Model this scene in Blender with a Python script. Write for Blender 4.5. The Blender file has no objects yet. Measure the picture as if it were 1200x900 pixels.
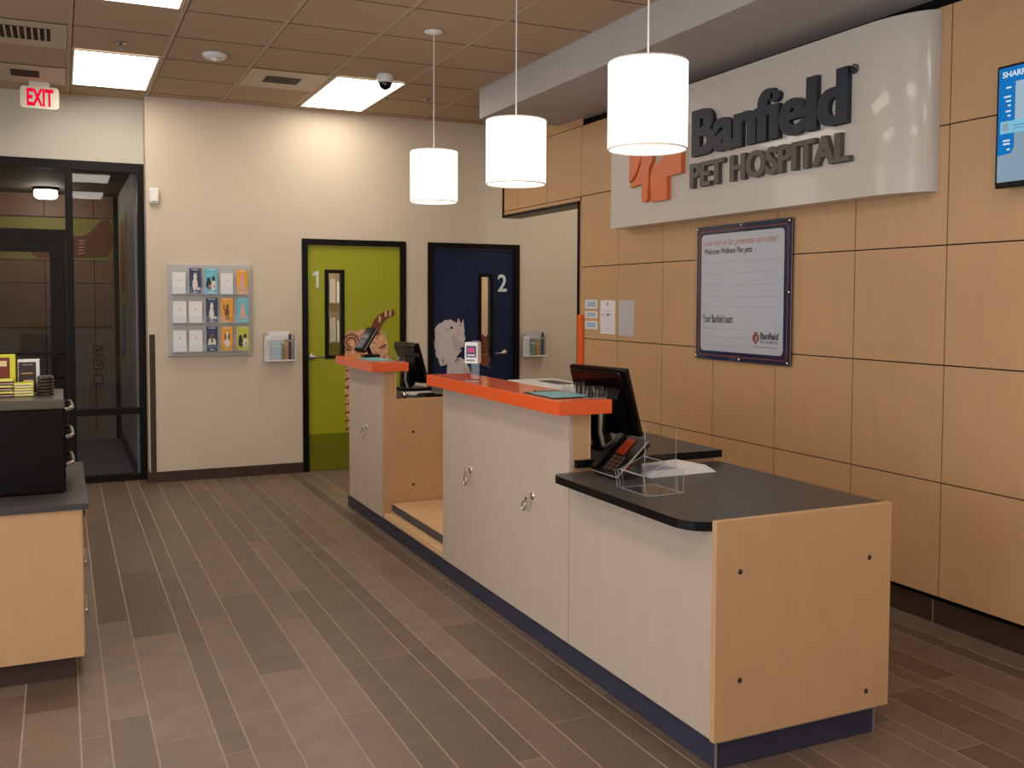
import bpy, bmesh, math, random
from mathutils import Vector, Matrix, Euler
random.seed(7)
scene = bpy.context.scene
COL = scene.collection
PI = math.pi

# ------------------------------------------------------------------ materials
def lin(c):
    return tuple(((x/255)/12.92 if x/255 <= .04045 else ((x/255+.055)/1.055)**2.4) for x in c)
def nodes_of(name):
    m = bpy.data.materials.new(name); m.use_nodes = True
    nt = m.node_tree; nt.nodes.clear()
    out = nt.nodes.new('ShaderNodeOutputMaterial')
    return m, nt, out
def pbr(name, col, rough=.5, metal=0., noise=0., scale=12., stretch=(1, 1, 1), spec=.5, bump=0., coat=0.):
    """principled with a slight procedural tone variation"""
    m, nt, out = nodes_of(name)
    b = nt.nodes.new('ShaderNodeBsdfPrincipled')
    b.inputs['Roughness'].default_value = rough; b.inputs['Metallic'].default_value = metal
    b.inputs['Specular IOR Level'].default_value = spec; b.inputs['Coat Weight'].default_value = coat
    c = lin(col)
    if noise > 0:
        tc = nt.nodes.new('ShaderNodeTexCoord'); mp = nt.nodes.new('ShaderNodeMapping')
        mp.inputs['Scale'].default_value = stretch
        nz = nt.nodes.new('ShaderNodeTexNoise'); nz.inputs['Scale'].default_value = scale
        nz.inputs['Detail'].default_value = 5
        rp = nt.nodes.new('ShaderNodeValToRGB')
        rp.color_ramp.elements[0].position = .3; rp.color_ramp.elements[1].position = .7
        rp.color_ramp.elements[0].color = tuple(x*(1-noise) for x in c)+(1,)
        rp.color_ramp.elements[1].color = tuple(min(1, x*(1+noise)) for x in c)+(1,)
        nt.links.new(tc.outputs['Object'], mp.inputs['Vector']); nt.links.new(mp.outputs[0], nz.inputs['Vector'])
        nt.links.new(nz.outputs['Fac'], rp.inputs['Fac']); nt.links.new(rp.outputs[0], b.inputs['Base Color'])
        if bump > 0:
            bp = nt.nodes.new('ShaderNodeBump'); bp.inputs['Strength'].default_value = bump; bp.inputs['Distance'].default_value = .002
            nt.links.new(nz.outputs['Fac'], bp.inputs['Height']); nt.links.new(bp.outputs[0], b.inputs['Normal'])
    else:
        b.inputs['Base Color'].default_value = c+(1,)
    nt.links.new(b.outputs[0], out.inputs[0])
    return m
def emit(name, col, s):
    m, nt, out = nodes_of(name)
    e = nt.nodes.new('ShaderNodeEmission'); e.inputs[0].default_value = lin(col)+(1,); e.inputs[1].default_value = s
    nt.links.new(e.outputs[0], out.inputs[0]); return m
def clear(name, tint, refl=1., rough=.02, ior=1.45):
    m, nt, out = nodes_of(name)
    t = nt.nodes.new('ShaderNodeBsdfTransparent'); t.inputs[0].default_value = tint+(1,)
    g = nt.nodes.new('ShaderNodeBsdfGlossy'); g.inputs['Roughness'].default_value = rough
    ge = nt.nodes.new('ShaderNodeNewGeometry'); dt = nt.nodes.new('ShaderNodeVectorMath'); dt.operation = 'DOT_PRODUCT'
    nt.links.new(ge.outputs['Incoming'], dt.inputs[0]); nt.links.new(ge.outputs['Normal'], dt.inputs[1])
    def mth(op, a, b=None):
        n = nt.nodes.new('ShaderNodeMath'); n.operation = op; n.use_clamp = op == 'MULTIPLY_ADD'
        for i, q in enumerate((a, b)):
            if q is None: continue
            if isinstance(q, (int, float)): n.inputs[i].default_value = q
            else: nt.links.new(q, n.inputs[i])
        return n
    f0 = ((ior-1)/(ior+1))**2                    # thin pane: same reflectance from both faces
    ab = mth('ABSOLUTE', dt.outputs['Value']); om = mth('SUBTRACT', 1.0, ab.outputs[0]); pw = mth('POWER', om.outputs[0], 5.0)
    mu = mth('MULTIPLY_ADD', pw.outputs[0], (1-f0)*refl); mu.inputs[2].default_value = f0*refl
    x = nt.nodes.new('ShaderNodeMixShader')
    nt.links.new(mu.outputs[0], x.inputs[0])
    nt.links.new(t.outputs[0], x.inputs[1]); nt.links.new(g.outputs[0], x.inputs[2])
    nt.links.new(x.outputs[0], out.inputs[0]); return m
def attr_mat(name, rough=.5, noise=.18, scale=9., spec=.4):
    """colour per face from a colour attribute, mottled by noise"""
    m, nt, out = nodes_of(name)
    b = nt.nodes.new('ShaderNodeBsdfPrincipled'); b.inputs['Roughness'].default_value = rough
    b.inputs['Specular IOR Level'].default_value = spec
    a = nt.nodes.new('ShaderNodeAttribute'); a.attribute_name = 'tone'
    tc = nt.nodes.new('ShaderNodeTexCoord')
    nz = nt.nodes.new('ShaderNodeTexNoise'); nz.inputs['Scale'].default_value = scale; nz.inputs['Detail'].default_value = 6
    mr = nt.nodes.new('ShaderNodeMapRange'); mr.inputs[1].default_value = .25; mr.inputs[2].default_value = .75
    mr.inputs[3].default_value = 1-noise; mr.inputs[4].default_value = 1+noise
    mx = nt.nodes.new('ShaderNodeMix'); mx.data_type = 'RGBA'; mx.blend_type = 'MULTIPLY'; mx.inputs[0].default_value = 1
    nt.links.new(tc.outputs['Object'], nz.inputs['Vector']); nt.links.new(nz.outputs['Fac'], mr.inputs[0])
    nt.links.new(a.outputs['Color'], mx.inputs[6]); nt.links.new(mr.outputs[0], mx.inputs[7])
    nt.links.new(mx.outputs[2], b.inputs['Base Color']); nt.links.new(b.outputs[0], out.inputs[0]); return m

M = {}
M['wall'] = pbr('cream wall paint', (203, 185, 160), .7, noise=.03, scale=3)
M['wall_grey'] = pbr('pale grey wall paint', (200, 190, 174), .7, noise=.03, scale=3)
M['white_paint'] = pbr('white paint', (215, 210, 205), .6, noise=.02)
M['soffit'] = pbr('grey soffit paint', (172, 165, 162), .7, noise=.03, scale=2)
M['tile'] = pbr('ceiling tile', (176, 149, 118), .9, noise=.07, scale=60)
M['tbar'] = pbr('ceiling bar', (178, 156, 126), .6, noise=.02)
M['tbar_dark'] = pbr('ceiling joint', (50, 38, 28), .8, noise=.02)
M['vent_white'] = pbr('vent paint', (190, 172, 145), .5, noise=.02)
M['vent_dark'] = pbr('vent dark', (40, 32, 25), .7, noise=.02, spec=0.15)
M['maple'] = pbr('maple veneer', (192, 148, 104), .42, noise=.04, scale=4, stretch=(3.2, 3.2, .8), spec=.4)
M['maple_daylit'] = pbr('daylit maple', (184, 163, 143), .45, noise=.035, scale=5, stretch=(4, 4, .7), spec=.4)  # maple with the paling of cool daylight put into its colour
M['maple_edge'] = pbr('maple edge', (222, 178, 128), .45, noise=.04, scale=20)
M['backing'] = pbr('black joint backing', (8, 5, 4), .8, noise=.02, spec=0.15)
M['black'] = pbr('black frame', (9, 7, 6), .4, noise=.02, spec=0.15)
M['bronze'] = pbr('dark bronze aluminium', (12, 9, 7), .38, noise=.03, spec=0.15)
M['black_plastic'] = pbr('black plastic', (7, 6, 6), .35, noise=.02, spec=0.15)
M['gloss_black'] = pbr('glossy black plastic', (6, 5, 6), .12, noise=.02, spec=0.25)
M['worktop'] = pbr('charcoal laminate', (60, 56, 54), .38, noise=.12, scale=14, spec=0.25)
M['worktop_edge'] = pbr('black laminate edge', (8, 7, 7), .4, noise=.03, spec=0.15)
M['orange'] = pbr('orange laminate', (232, 84, 30), .22, noise=.02, coat=.3)
M['orange_sign'] = pbr('orange emblem', (222, 104, 46), .4, noise=.02)
M['slate'] = pbr('slate tile base', (44, 44, 58), .45, noise=.15, scale=18, spec=0.25)
M['slate_trim'] = pbr('metal edge trim', (150, 146, 145), .35, metal=.6, noise=.02)
M['brown_tile'] = pbr('brown tile base', (58, 42, 34), .5, noise=.12, scale=12, spec=0.25)
M['grout'] = pbr('tile grout', (152, 133, 117), .8, noise=.04)
M['floor'] = attr_mat('floor plank tile', .42, .16, 7)
M['vest_floor'] = pbr('grey vestibule tile', (92, 92, 102), .5, noise=.1, scale=4)
M['glass'] = clear('storefront glass', (.78, .78, .80), .7, 0.0)
M['door_glass'] = clear('clear glass', (.93, .95, .94), .6, .01)
M['acrylic'] = clear('clear acrylic', (.94, .95, .95), .6, .02)
M['acrylic_edge'] = pbr('acrylic edge', (168, 168, 172), .12, noise=.02)  # opaque pale colour paints the highlights along clear edges
M['chrome'] = pbr('chrome', (205, 200, 195), .15, metal=1, noise=.02)
M['steel'] = pbr('brushed steel', (175, 168, 160), .3, metal=1, noise=.03)
M['silver'] = pbr('silver plastic', (172, 166, 158), .3, metal=.5, noise=.02)
M['lid'] = pbr('dark pewter plastic', (84, 78, 68), .3, metal=.3, noise=.03)
M['white'] = pbr('white plastic', (228, 225, 220), .35, noise=.01)
M['paper'] = pbr('white paper', (226, 222, 222), .7, noise=.015)
M['paper_grey'] = pbr('grey paper', (186, 182, 182), .7, noise=.02)
M['ink'] = pbr('grey ink', (120, 118, 122), .8, noise=.02)
M['ink_blue'] = pbr('blue ink', (96, 122, 186), .8, noise=.02)
M['ink_black'] = pbr('black ink', (15, 13, 16), .7, noise=.02)
M['ink_red'] = pbr('red ink', (198, 92, 70), .7, noise=.02)
M['rule'] = pbr('ruled line', (165, 165, 176), .7, noise=.02)
M['sign_board'] = pbr('sign board', (196, 187, 175), .28, noise=.01, coat=.3)
M['sign_navy'] = pbr('navy letters', (9, 22, 42), .5, noise=.02)
M['sign_brown'] = pbr('brown letters', (80, 70, 64), .45, noise=.02)
M['board_navy'] = pbr('navy print', (16, 30, 66), .35, noise=.02)
M['board_white'] = pbr('whiteboard print', (208, 208, 216), .4, noise=.01)
M['green_door'] = pbr('green door paint', (146, 148, 6), .4, noise=.02)
M['green_kick'] = pbr('green kick plate', (98, 100, 10), .3, noise=.02)
M['blue_door'] = pbr('navy door paint', (14, 26, 54), .4, noise=.02, spec=0.25)
M['numeral'] = pbr('pale numeral', (208, 214, 206), .5, noise=.02)
M['cat_fur'] = pbr('tabby fur', (206, 146, 104), .9, noise=.5, scale=22, stretch=(1, 1, 1.6))
M['cat_dark'] = pbr('dark tabby fur', (104, 52, 26), .9, noise=.3, scale=30)
M['cat_pale'] = pbr('pale tabby fur', (214, 170, 138), .9, noise=.2, scale=40)
M['dog_fur'] = pbr('white fluffy fur', (196, 182, 178), .9, noise=.07, scale=26)
M['dog_shade'] = pbr('shaded fluffy fur', (178, 162, 158), .9, noise=.07, scale=26)
M['feather'] = pbr('brown tuft', (126, 112, 96), .9, noise=.4, scale=40)
M['rack'] = pbr('grey rack panel', (176, 172, 168), .45, noise=.02)
M['navy_card'] = pbr('navy cover', (28, 48, 82), .4, noise=.04)
M['teal_card'] = pbr('sky blue cover', (96, 178, 200), .4, noise=.04)
M['orange_card'] = pbr('amber cover', (228, 150, 34), .4, noise=.04)
M['lime_card'] = pbr('lime cover', (188, 190, 60), .4, noise=.04)
M['fur_white'] = pbr('printed pale animal', (222, 210, 196), .6, noise=.12, scale=90)
M['fur_brown'] = pbr('printed brown animal', (112, 70, 48), .6, noise=.2, scale=90)
M['fur_black'] = pbr('printed dark animal', (44, 32, 34), .6, noise=.2, scale=90)
M['fur_pink'] = pbr('printed pinkish animal', (214, 160, 140), .6, noise=.15, scale=90)
M['teal'] = pbr('teal board', (112, 176, 182), .35, noise=.02)
M['lightblue'] = pbr('light blue card', (186, 200, 208), .6, noise=.02)
M['gold'] = pbr('gold card', (188, 142, 62), .6, noise=.02)
M['violet'] = pbr('dark violet card', (52, 44, 82), .6, noise=.02)
M['sage'] = pbr('sage card', (118, 132, 126), .6, noise=.02)
M['magenta'] = pbr('magenta print', (224, 40, 130), .5, noise=.02)
M['yellow'] = pbr('yellow carton', (214, 208, 30), .45, noise=.02)
M['cocoa'] = pbr('dark red carton', (104, 26, 18), .45, noise=.05)
M['cocoa_dark'] = pbr('dark cocoa print', (40, 22, 12), .45, noise=.05)
M['cream'] = pbr('cream print', (226, 200, 140), .5, noise=.05)
M['bolt'] = pbr('dark red bolt cap', (40, 8, 5), .4, noise=.02)
M['mat_edge'] = pbr('charcoal rubber edge', (58, 56, 60), .6, noise=.05)
M['lamp_shade'] = emit('lit lamp shade', (255, 244, 226), 2.6)
M['lamp_rim'] = pbr('shade rim', (236, 226, 214), .6, noise=.01)
M['troffer'] = emit('lit troffer lens', (255, 244, 228), 10.5)
M['exit_red'] = emit('lit red letters', (255, 6, 52), .9)
M['exit_body'] = pbr('exit sign housing', (226, 218, 196), .35, noise=.01)
M['screen_blue'] = emit('screen blue', (24, 120, 205), .75)
M['screen_pale'] = emit('screen pale', (176, 205, 222), .72)
M['screen_cyan'] = emit('screen cyan', (130, 205, 235), .8)
M['screen_grey'] = emit('screen grey', (150, 176, 196), .7)
M['screen_white'] = emit('screen white', (226, 240, 248), .9)
M['phone_screen'] = pbr('phone display', (112, 34, 18), .1, noise=.03)  # dark red paints the orange top's reflection into the display
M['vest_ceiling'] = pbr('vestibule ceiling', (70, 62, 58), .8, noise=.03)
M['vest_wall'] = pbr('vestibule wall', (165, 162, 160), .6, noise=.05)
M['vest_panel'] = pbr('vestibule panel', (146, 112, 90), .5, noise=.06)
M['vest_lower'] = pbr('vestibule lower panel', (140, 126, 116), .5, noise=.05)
M['mural_green'] = pbr('mural green', (150, 146, 72), .6, noise=.06)
M['mural_brown'] = pbr('mural brown', (120, 72, 52), .6, noise=.25, scale=6)
M['mural_blue'] = pbr('poster blue', (40, 96, 168), .6, noise=.05)
M['vest_lamp'] = emit('vestibule lamp', (255, 238, 212), 34)
M['room_lamp'] = emit('exam room lamp', (255, 240, 214), 22)
M['day'] = emit('daylight', (200, 220, 255), 1)

# ------------------------------------------------------------------ mesh builder
class MB:
    def __init__(s): s.v, s.f, s.m, s.mats, s.smooth = [], [], [], [], []
    def mi(s, m):
        if m not in s.mats: s.mats.append(m)
        return s.mats.index(m)
    def add(s, vs, fs, m, smooth=False):
        b = len(s.v); s.v += [tuple(v) for v in vs]; k = s.mi(m)
        for f in fs: s.f.append(tuple(b+i for i in f)); s.m.append(k); s.smooth.append(smooth)
        return s
    def box(s, x0, x1, y0, y1, z0, z1, m, bevel=0., seg=2):
        x0, x1 = sorted((x0, x1)); y0, y1 = sorted((y0, y1)); z0, z1 = sorted((z0, z1))
        if bevel > 0:
            bm = bmesh.new(); bmesh.ops.create_cube(bm, size=1)
            for v in bm.verts: v.co = Vector(((x0+x1)/2+v.co.x*(x1-x0), (y0+y1)/2+v.co.y*(y1-y0), (z0+z1)/2+v.co.z*(z1-z0)))
            bmesh.ops.bevel(bm, geom=bm.edges[:], offset=min(bevel, .45*min(x1-x0, y1-y0, z1-z0)), segments=seg, affect='EDGES', profile=.6)
            bm.verts.index_update(); s.add([v.co for v in bm.verts], [[v.index for v in f.verts] for f in bm.faces], m); bm.free(); return s
        vs = [(x0,y0,z0),(x1,y0,z0),(x1,y1,z0),(x0,y1,z0),(x0,y0,z1),(x1,y0,z1),(x1,y1,z1),(x0,y1,z1)]
        return s.add(vs, [(3,2,1,0),(4,5,6,7),(0,1,5,4),(1,2,6,5),(2,3,7,6),(3,0,4,7)], m)
    def prism(s, poly, axis, a, b, m, side=None):
        """poly in the other two axes (x:(y,z), y:(x,z), z:(x,y)) swept from a to b"""
        def P(p, t): return {'x': (t, p[0], p[1]), 'y': (p[0], t, p[1]), 'z': (p[0], p[1], t)}[axis]
        n = len(poly)
        ar = sum(poly[i][0]*poly[(i+1) % n][1]-poly[(i+1) % n][0]*poly[i][1] for i in range(n))
        if (ar < 0) != (axis == 'y'): poly = poly[::-1]
        if a > b: a, b = b, a
        vs = [P(p, a) for p in poly]+[P(p, b) for p in poly]
        s.add(vs, [tuple(range(n-1, -1, -1)), tuple(range(n, 2*n))], m)
        s.add(vs, [(i, (i+1) % n, n+(i+1) % n, n+i) for i in range(n)], side or m); return s
    def tube(s, pts, r, m, seg=10, closed=False, caps=True):
        pts = [Vector(p) for p in pts]; n = len(pts); rings = []
        R = r if isinstance(r, (list, tuple)) else [r]*n
        up = Vector((0, 0, 1)); prev = None
        for i in range(n):
            if closed: t = pts[(i+1) % n]-pts[i-1]
            else: t = pts[min(i+1, n-1)]-pts[max(i-1, 0)]
            t.normalize()
            if prev is None:
                a = up.cross(t)
                if a.length < 1e-3: a = Vector((1, 0, 0)).cross(t)
            else: a = prev-t*prev.dot(t)
            a.normalize(); prev = a; b = t.cross(a)
            rings.append([pts[i]+(a*math.cos(2*PI*k/seg)+b*math.sin(2*PI*k/seg))*R[i] for k in range(seg)])
        vs = [v for g in rings for v in g]; fs = []
        for i in range(n if closed else n-1):
            j = (i+1) % n
            for k in range(seg): fs.append((i*seg+k, i*seg+(k+1) % seg, j*seg+(k+1) % seg, j*seg+k))
        s.add(vs, fs, m, True)
        if not closed and caps: s.add(rings[0], [tuple(range(seg-1, -1, -1))], m); s.add(rings[-1], [tuple(range(seg))], m)
        return s
    def lathe(s, prof, c, m, axis='z', seg=32, smooth=True):
        """prof: (radius, height) pairs"""
        vs = []
        for r, h in prof:
            for k in range(seg):
                a = 2*PI*k/seg; u, w = r*math.cos(a), r*math.sin(a)
                p = {'z': (u, w, h), 'y': (u, h, -w), 'x': (h, u, w)}[axis]
                vs.append((c[0]+p[0], c[1]+p[1], c[2]+p[2]))
        fs = [(i*seg+k, i*seg+(k+1) % seg, (i+1)*seg+(k+1) % seg, (i+1)*seg+k) for i in range(len(prof)-1) for k in range(seg)]
        return s.add(vs, fs, m, smooth)
    def xf(s, mat):
        s.v = [tuple(mat @ Vector(v)) for v in s.v]; return s
    def build(s, name, parent=None, local=False, sm_angle=None):
        me = bpy.data.meshes.new(name); off = Vector((0, 0, 0))
        if parent is not None and not local: off = world_loc(parent)
        me.from_pydata([tuple(Vector(v)-off) for v in s.v], [], s.f)
        for m in s.mats: me.materials.append(m)
        for p, k, sm in zip(me.polygons, s.m, s.smooth): p.material_index = k; p.use_smooth = sm
        me.update()
        o = bpy.data.objects.new(name, me); COL.objects.link(o)
        if parent is not None: o.parent = parent
        return o
def world_loc(o):
    l = Vector((0, 0, 0))
    while o is not None: l += o.location; o = o.parent
    return l
def tag(o, label=None, cat=None, group=None, kind=None):
    for k, v in (('label', label), ('category', cat), ('group', group), ('kind', kind)):
        if v: o[k] = v
    return o
def thing(name, label, cat, loc=(0, 0, 0), rz=0., group=None, kind=None):
    o = bpy.data.objects.new(name, None); COL.objects.link(o); o.location = loc; o.rotation_euler = (0, 0, rz)
    o.empty_display_size = .05
    return tag(o, label, cat, group, kind)
def solo(name, mb, label, cat, group=None, kind=None):
    """a thing that is one mesh"""
    return tag(mb.build(name), label, cat, group, kind)
def struct(name, label, cat, loc=(0, 0, 0)): return thing(name, label, cat, loc, kind='structure')
def copy_tree(o, parent=None):
    c = o.copy(); COL.objects.link(c)
    if parent is not None: c.parent = parent
    for ch in list(o.children): copy_tree(ch, c)
    return c

# text as mesh: fitted to a rectangle on a wall.  face: 'right' (wall x=const, seen from -x), 'back' (wall y=const, seen from -y)
def text_mb(txt, face, a0, a1, z0, z1, depth_at, thick, m, bold=0., mb=None, side=None, spacing=1., keep=False):
    cu = bpy.data.curves.new('lettering', 'FONT'); cu.body = txt; cu.size = 1; cu.offset = bold; cu.extrude = .5; cu.space_character = spacing
    cu.resolution_u = 4
    ob = bpy.data.objects.new('lettering', cu); COL.objects.link(ob)
    dg = bpy.context.evaluated_depsgraph_get(); ev = ob.evaluated_get(dg); me = ev.to_mesh()
    vs = [v.co.copy() for v in me.vertices]; fs = [tuple(p.vertices) for p in me.polygons]; nz = [p.normal.z for p in me.polygons]
    ev.to_mesh_clear(); bpy.data.objects.remove(ob); bpy.data.curves.remove(cu)
    x0 = min(v.x for v in vs); x1 = max(v.x for v in vs); y0 = min(v.y for v in vs); y1 = max(v.y for v in vs)
    zz = max(abs(v.z) for v in vs) or 1
    out = []
    for v in vs:
        u = (v.x-x0)/(x1-x0); w = (v.y-y0)/(y1-y0); d = depth_at-(v.z/zz+1)/2*thick
        a = a0+(a1-a0)*u; z = z0+(z1-z0)*w
        out.append({'right': (d, a, z), 'back': (a, d, z)}[face])
    mb = mb or MB()
    front = [f for f, n in zip(fs, nz) if abs(n) > .5]; sd = [f for f, n in zip(fs, nz) if abs(n) <= .5]
    mb.add(out, front, m); b = len(mb.v)-len(out)
    k = mb.mi(side or m)
    for f in sd: mb.f.append(tuple(b+i for i in f)); mb.m.append(k); mb.smooth.append(False)
    return mb
def rrect(a0, a1, z0, z1, r, n=5):
    pts = []
    for cx, cz, st in ((a1-r, z1-r, 0), (a0+r, z1-r, 90), (a0+r, z0+r, 180), (a1-r, z0+r, 270)):
        for k in range(n+1):
            t = math.radians(st+90*k/n); pts.append((cx+r*math.cos(t), cz+r*math.sin(t)))
    return pts
def blob(cx, cz, rx, rz, n=24, jit=0., seed=0):
    rd = random.Random(seed)
    return [(cx+rx*(1+rd.uniform(-jit, jit))*math.cos(2*PI*k/n), cz+rz*(1+rd.uniform(-jit, jit))*math.sin(2*PI*k/n)) for k in range(n)]
def smooth_poly(pts, it=2):
    for _ in range(it):
        q = []
        for i in range(len(pts)):
            a, b = pts[i], pts[(i+1) % len(pts)]
            q += [(a[0]*.75+b[0]*.25, a[1]*.75+b[1]*.25), (a[0]*.25+b[0]*.75, a[1]*.25+b[1]*.75)]
        pts = q
    return pts

CEIL, YB, XW = 3.38, 9.05, 3.95
YG = 9.29          # glass wall line

# ------------------------------------------------------------------ floor
def tone(me, cols):
    at = me.color_attributes.new('tone', 'FLOAT_COLOR', 'CORNER')
    for p, c in zip(me.polygons, cols):
        for li in p.loop_indices: at.data[li].color = c+(1,)
def build_floor():
    xs = [-.156, .041, .142, .288, .5, .598, .752, .96, 1.112, 1.225, 1.432, 1.53, 1.68, 1.885]
    seq = [.102, .152, .203]
    k = 0
    while xs[-1] < 6.2: xs.append(xs[-1]+seq[k % 3]); k += 1
    k = 0
    while xs[0] > -3.7: xs.insert(0, xs[0]-[.203, .102, .152][k % 3]); k += 1
    rd = random.Random(3)
    fixed = {.288: 4.9, .142: 5.19, .5: 4.71, .041: 3.84, .598: 3.81}
    vs, fs, cols, mi = [], [], [], []
    g = .0028
    def quad(x0, x1, y0, y1, z, c, m):
        b = len(vs); vs.extend([(x0, y0, z), (x1, y0, z), (x1, y1, z), (x0, y1, z)]); fs.append((b, b+1, b+2, b+3)); cols.append(c); mi.append(m)
    Y0, Y1 = -1.6, YG+.02
    quad(-3.7, 6.2, Y0, Y1, -.0004, lin((152, 133, 117)), 1)
    pal = [(102, 83, 69), (94, 76, 63), (111, 92, 77), (88, 71, 58), (98, 80, 67), (106, 87, 73)]
    for i in range(len(xs)-1):
        x0, x1 = xs[i]+g, xs[i+1]-g
        L = 1.21
        off = fixed.get(xs[i], rd.uniform(0, L))
        y = Y0-L*2+(off-Y0) % L
        while y < Y1:
            a, b = max(y+g*.6, Y0), min(y+L-g*.6, Y1)
            if b > a:
                c = pal[rd.randrange(len(pal))]; f = rd.uniform(.95, 1.06)
                quad(x0, x1, a, b, 0, tuple(min(1, t*f) for t in lin(c)), 0)
            y += L
    me = bpy.data.meshes.new('floor'); me.from_pydata(vs, [], fs); me.materials.append(M['floor']); me.materials.append(M['grout'])
    for p, k in zip(me.polygons, mi): p.material_index = k
    tone(me, cols)
    o = bpy.data.objects.new('floor', me); COL.objects.link(o)
    tag(o, 'brown wood-look plank tile floor with pale grout lines', 'floor', kind='structure')
build_floor()

# ------------------------------------------------------------------ ceiling
def build_ceiling():
    mb = MB()
    mb.box(-3.7, 6.2, -1.6, YG, CEIL, CEIL+.05, M['tile'])
    gx = [.087+.6235*k for k in range(-6, 10)]; gy = [8.9-.651*k for k in range(-1, 17)]
    for y in gy:
        if -1.6 < y < YG: mb.box(-3.6, 6.2, y-.005, y+.005, CEIL-.0015, CEIL+.001, M['tbar_dark'])
    for x in gx:
        if -3.6 < x < 6.1:
            mb.box(x-.013, x+.013, -1.6, YG-.005, CEIL-.004, CEIL+.001, M['tbar'])
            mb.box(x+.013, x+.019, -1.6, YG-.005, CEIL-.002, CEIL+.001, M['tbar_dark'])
    tag(mb.build('ceiling'), 'brown-lit dropped ceiling of rectangular tiles in a metal grid', 'ceiling', kind='structure')
build_ceiling()

# ------------------------------------------------------------------ walls
D1, D2 = (2.044, 3.06), (3.285, 4.285)
DH = 2.19
wb = MB()
for x0, x1, z0, z1 in ((.69, D1[0], 0, CEIL), (D1[0], D1[1], DH, CEIL), (D1[1], D2[0], 0, CEIL), (D2[0], D2[1], DH, CEIL), (D2[1], 6.2, 0, CEIL)):
    wb.box(x0, x1, YB, YB+.15, z0, z1-.0005, M['wall'])
wb.box(.69, .84, YB+.15, YG+.2, 0, CEIL-.0005, M['wall_grey'])
tag(wb.build('wall_back'), 'cream back wall holding the green and the navy doors', 'wall', kind='structure')

wf = MB(); wf.box(-3.7, .689, YG-.03, YG+.15, 2.815, CEIL-.0005, M['wall_grey']); wf.box(-3.7, -1.0, YG-.03, YG+.15, 0, 2.815, M['wall_grey'])
tag(wf.build('wall_entrance'), 'pale grey wall above the dark glass entrance', 'wall', kind='structure')
wl = MB()
for y0, y1, z0, z1 in ((-1.6, 9.4, 0, .35), (-1.6, 9.4, 2.75, CEIL-.001), (-1.6, -.4, .35, 2.75), (1.35, 1.6, .35, 2.75), (3.3, 3.55, .35, 2.75), (5.25, 9.4, .35, 2.75)):
    wl.box(-3.7, -3.55, y0, y1, z0, z1, M['wall'])
tag(wl.build('wall_left'), 'cream side wall with tall windows opposite the maple wall', 'wall', kind='structure')
wn = MB()
for x0, x1, z0, z1 in ((-3.7, -3.4, 0, CEIL), (-1.3, 1.75, 0, CEIL), (3.85, 4.2, 0, CEIL), (-3.4, -1.3, 0, .4), (1.75, 3.85, 0, .4), (-3.4, -1.3, 2.6, CEIL), (1.75, 3.85, 2.6, CEIL)):
    wn.box(x0, x1, -1.75, -1.6, z0, z1, M['wall'])
tag(wn.build('wall_front'), 'cream wall behind the viewer', 'wall', kind='structure')
we = MB(); we.box(6.2, 6.35, 6.5, 9.2, 0, CEIL, M['wall']); we.box(4.1, 6.2, 6.5, 6.65, 0, CEIL-.001, M['wall'])
tag(we.build('wall_corridor'), 'cream wall of the corridor beyond the maple wall', 'wall', kind='structure')

# right wall: backing + maple panels + baseboard
rw = struct('wall_right', 'maple panelled side wall with thin dark joints', 'wall', (XW, 0, 0))
b = MB(); b.box(4.0, 4.12, -1.6, 7.16, 0, CEIL-.001, M['backing']); b.box(4.0, 4.12, 7.16, 8.70, 2.45, CEIL-.001, M['backing'])
b.build('backing', rw)
ys = [8.695, 8.363, 7.765, 7.137, 6.54, 5.92, 5.312, 4.687, 4.048, 3.44, 2.825, 2.21, 1.595, .98, .365, -.25, -.865, -1.48]
zs = [.147, .722, 1.307, 1.90, 2.487, 3.07]
pn = MB(); g = .0035
for i in range(len(ys)-1):
    y1, y0 = ys[i]-g, ys[i+1]+g
    for j in range(6):
        z0 = zs[j]+g; z1 = (zs[j+1]-g) if j < 5 else CEIL-.03
        if j == 5 and y1 < 7.15: continue
        if y1 > 7.2:
            if j < 4: 
                if j == 3: z0, z1 = 2.452, 2.487-g
                else: continue
        pn.box(XW, XW+.018, y0, y1, z0, z1, M['maple'])
pn.box(XW, XW+.018, 7.137+g, 7.158, .147, 2.487-g, M['maple'])
pn.build('panel_facing', rw)
t = MB()
t.box(XW-.012, 4.13, 7.158, 8.71, 2.425, 2.452, M['black']); t.box(XW-.012, 4.13, 7.158, 7.185, 0, 2.452, M['black']); t.box(XW-.012, 4.13, 8.695, 8.715, 2.425, CEIL-.002, M['black'])
tag(t.build('trim_1'), 'black metal edging around the corridor opening in the maple wall', 'trim', kind='structure')
bb = MB(); bb.box(3.983, 4.0, -1.6, 7.155, 0, .118, M['brown_tile'])
yy = 7.1
while yy > -1.6: bb.box(3.9825, 3.9835, yy-.002, yy+.002, 0, .118, M['grout']); yy -= 1.2
tag(bb.build('baseboard_right'), 'brown tile baseboard under the maple wall', 'baseboard', kind='structure')
bb = MB(); bb.box(.676, D1[0]-.002, YB-.014, YB, 0, .095, M['brown_tile']); bb.box(.676, .69, YB, YG-.03, 0, .095, M['brown_tile'])
bb.box(D1[1]+.002, D2[0]-.002, YB-.014, YB, 0, .095, M['brown_tile']); bb.box(D2[1]+.002, 6.2, YB-.014, YB, 0, .095, M['brown_tile'])
tag(bb.build('baseboard_back'), 'brown tile baseboard along the cream back wall', 'baseboard', kind='structure')
# soffit
sf = MB(); sf.box(3.2, 4.0, -1.6, 7.545, 3.133, CEIL-.001, M['soffit'])
tag(sf.build('trim_2'), 'grey boxed soffit dropped from the ceiling over the hospital sign', 'soffit', kind='structure')
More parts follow.
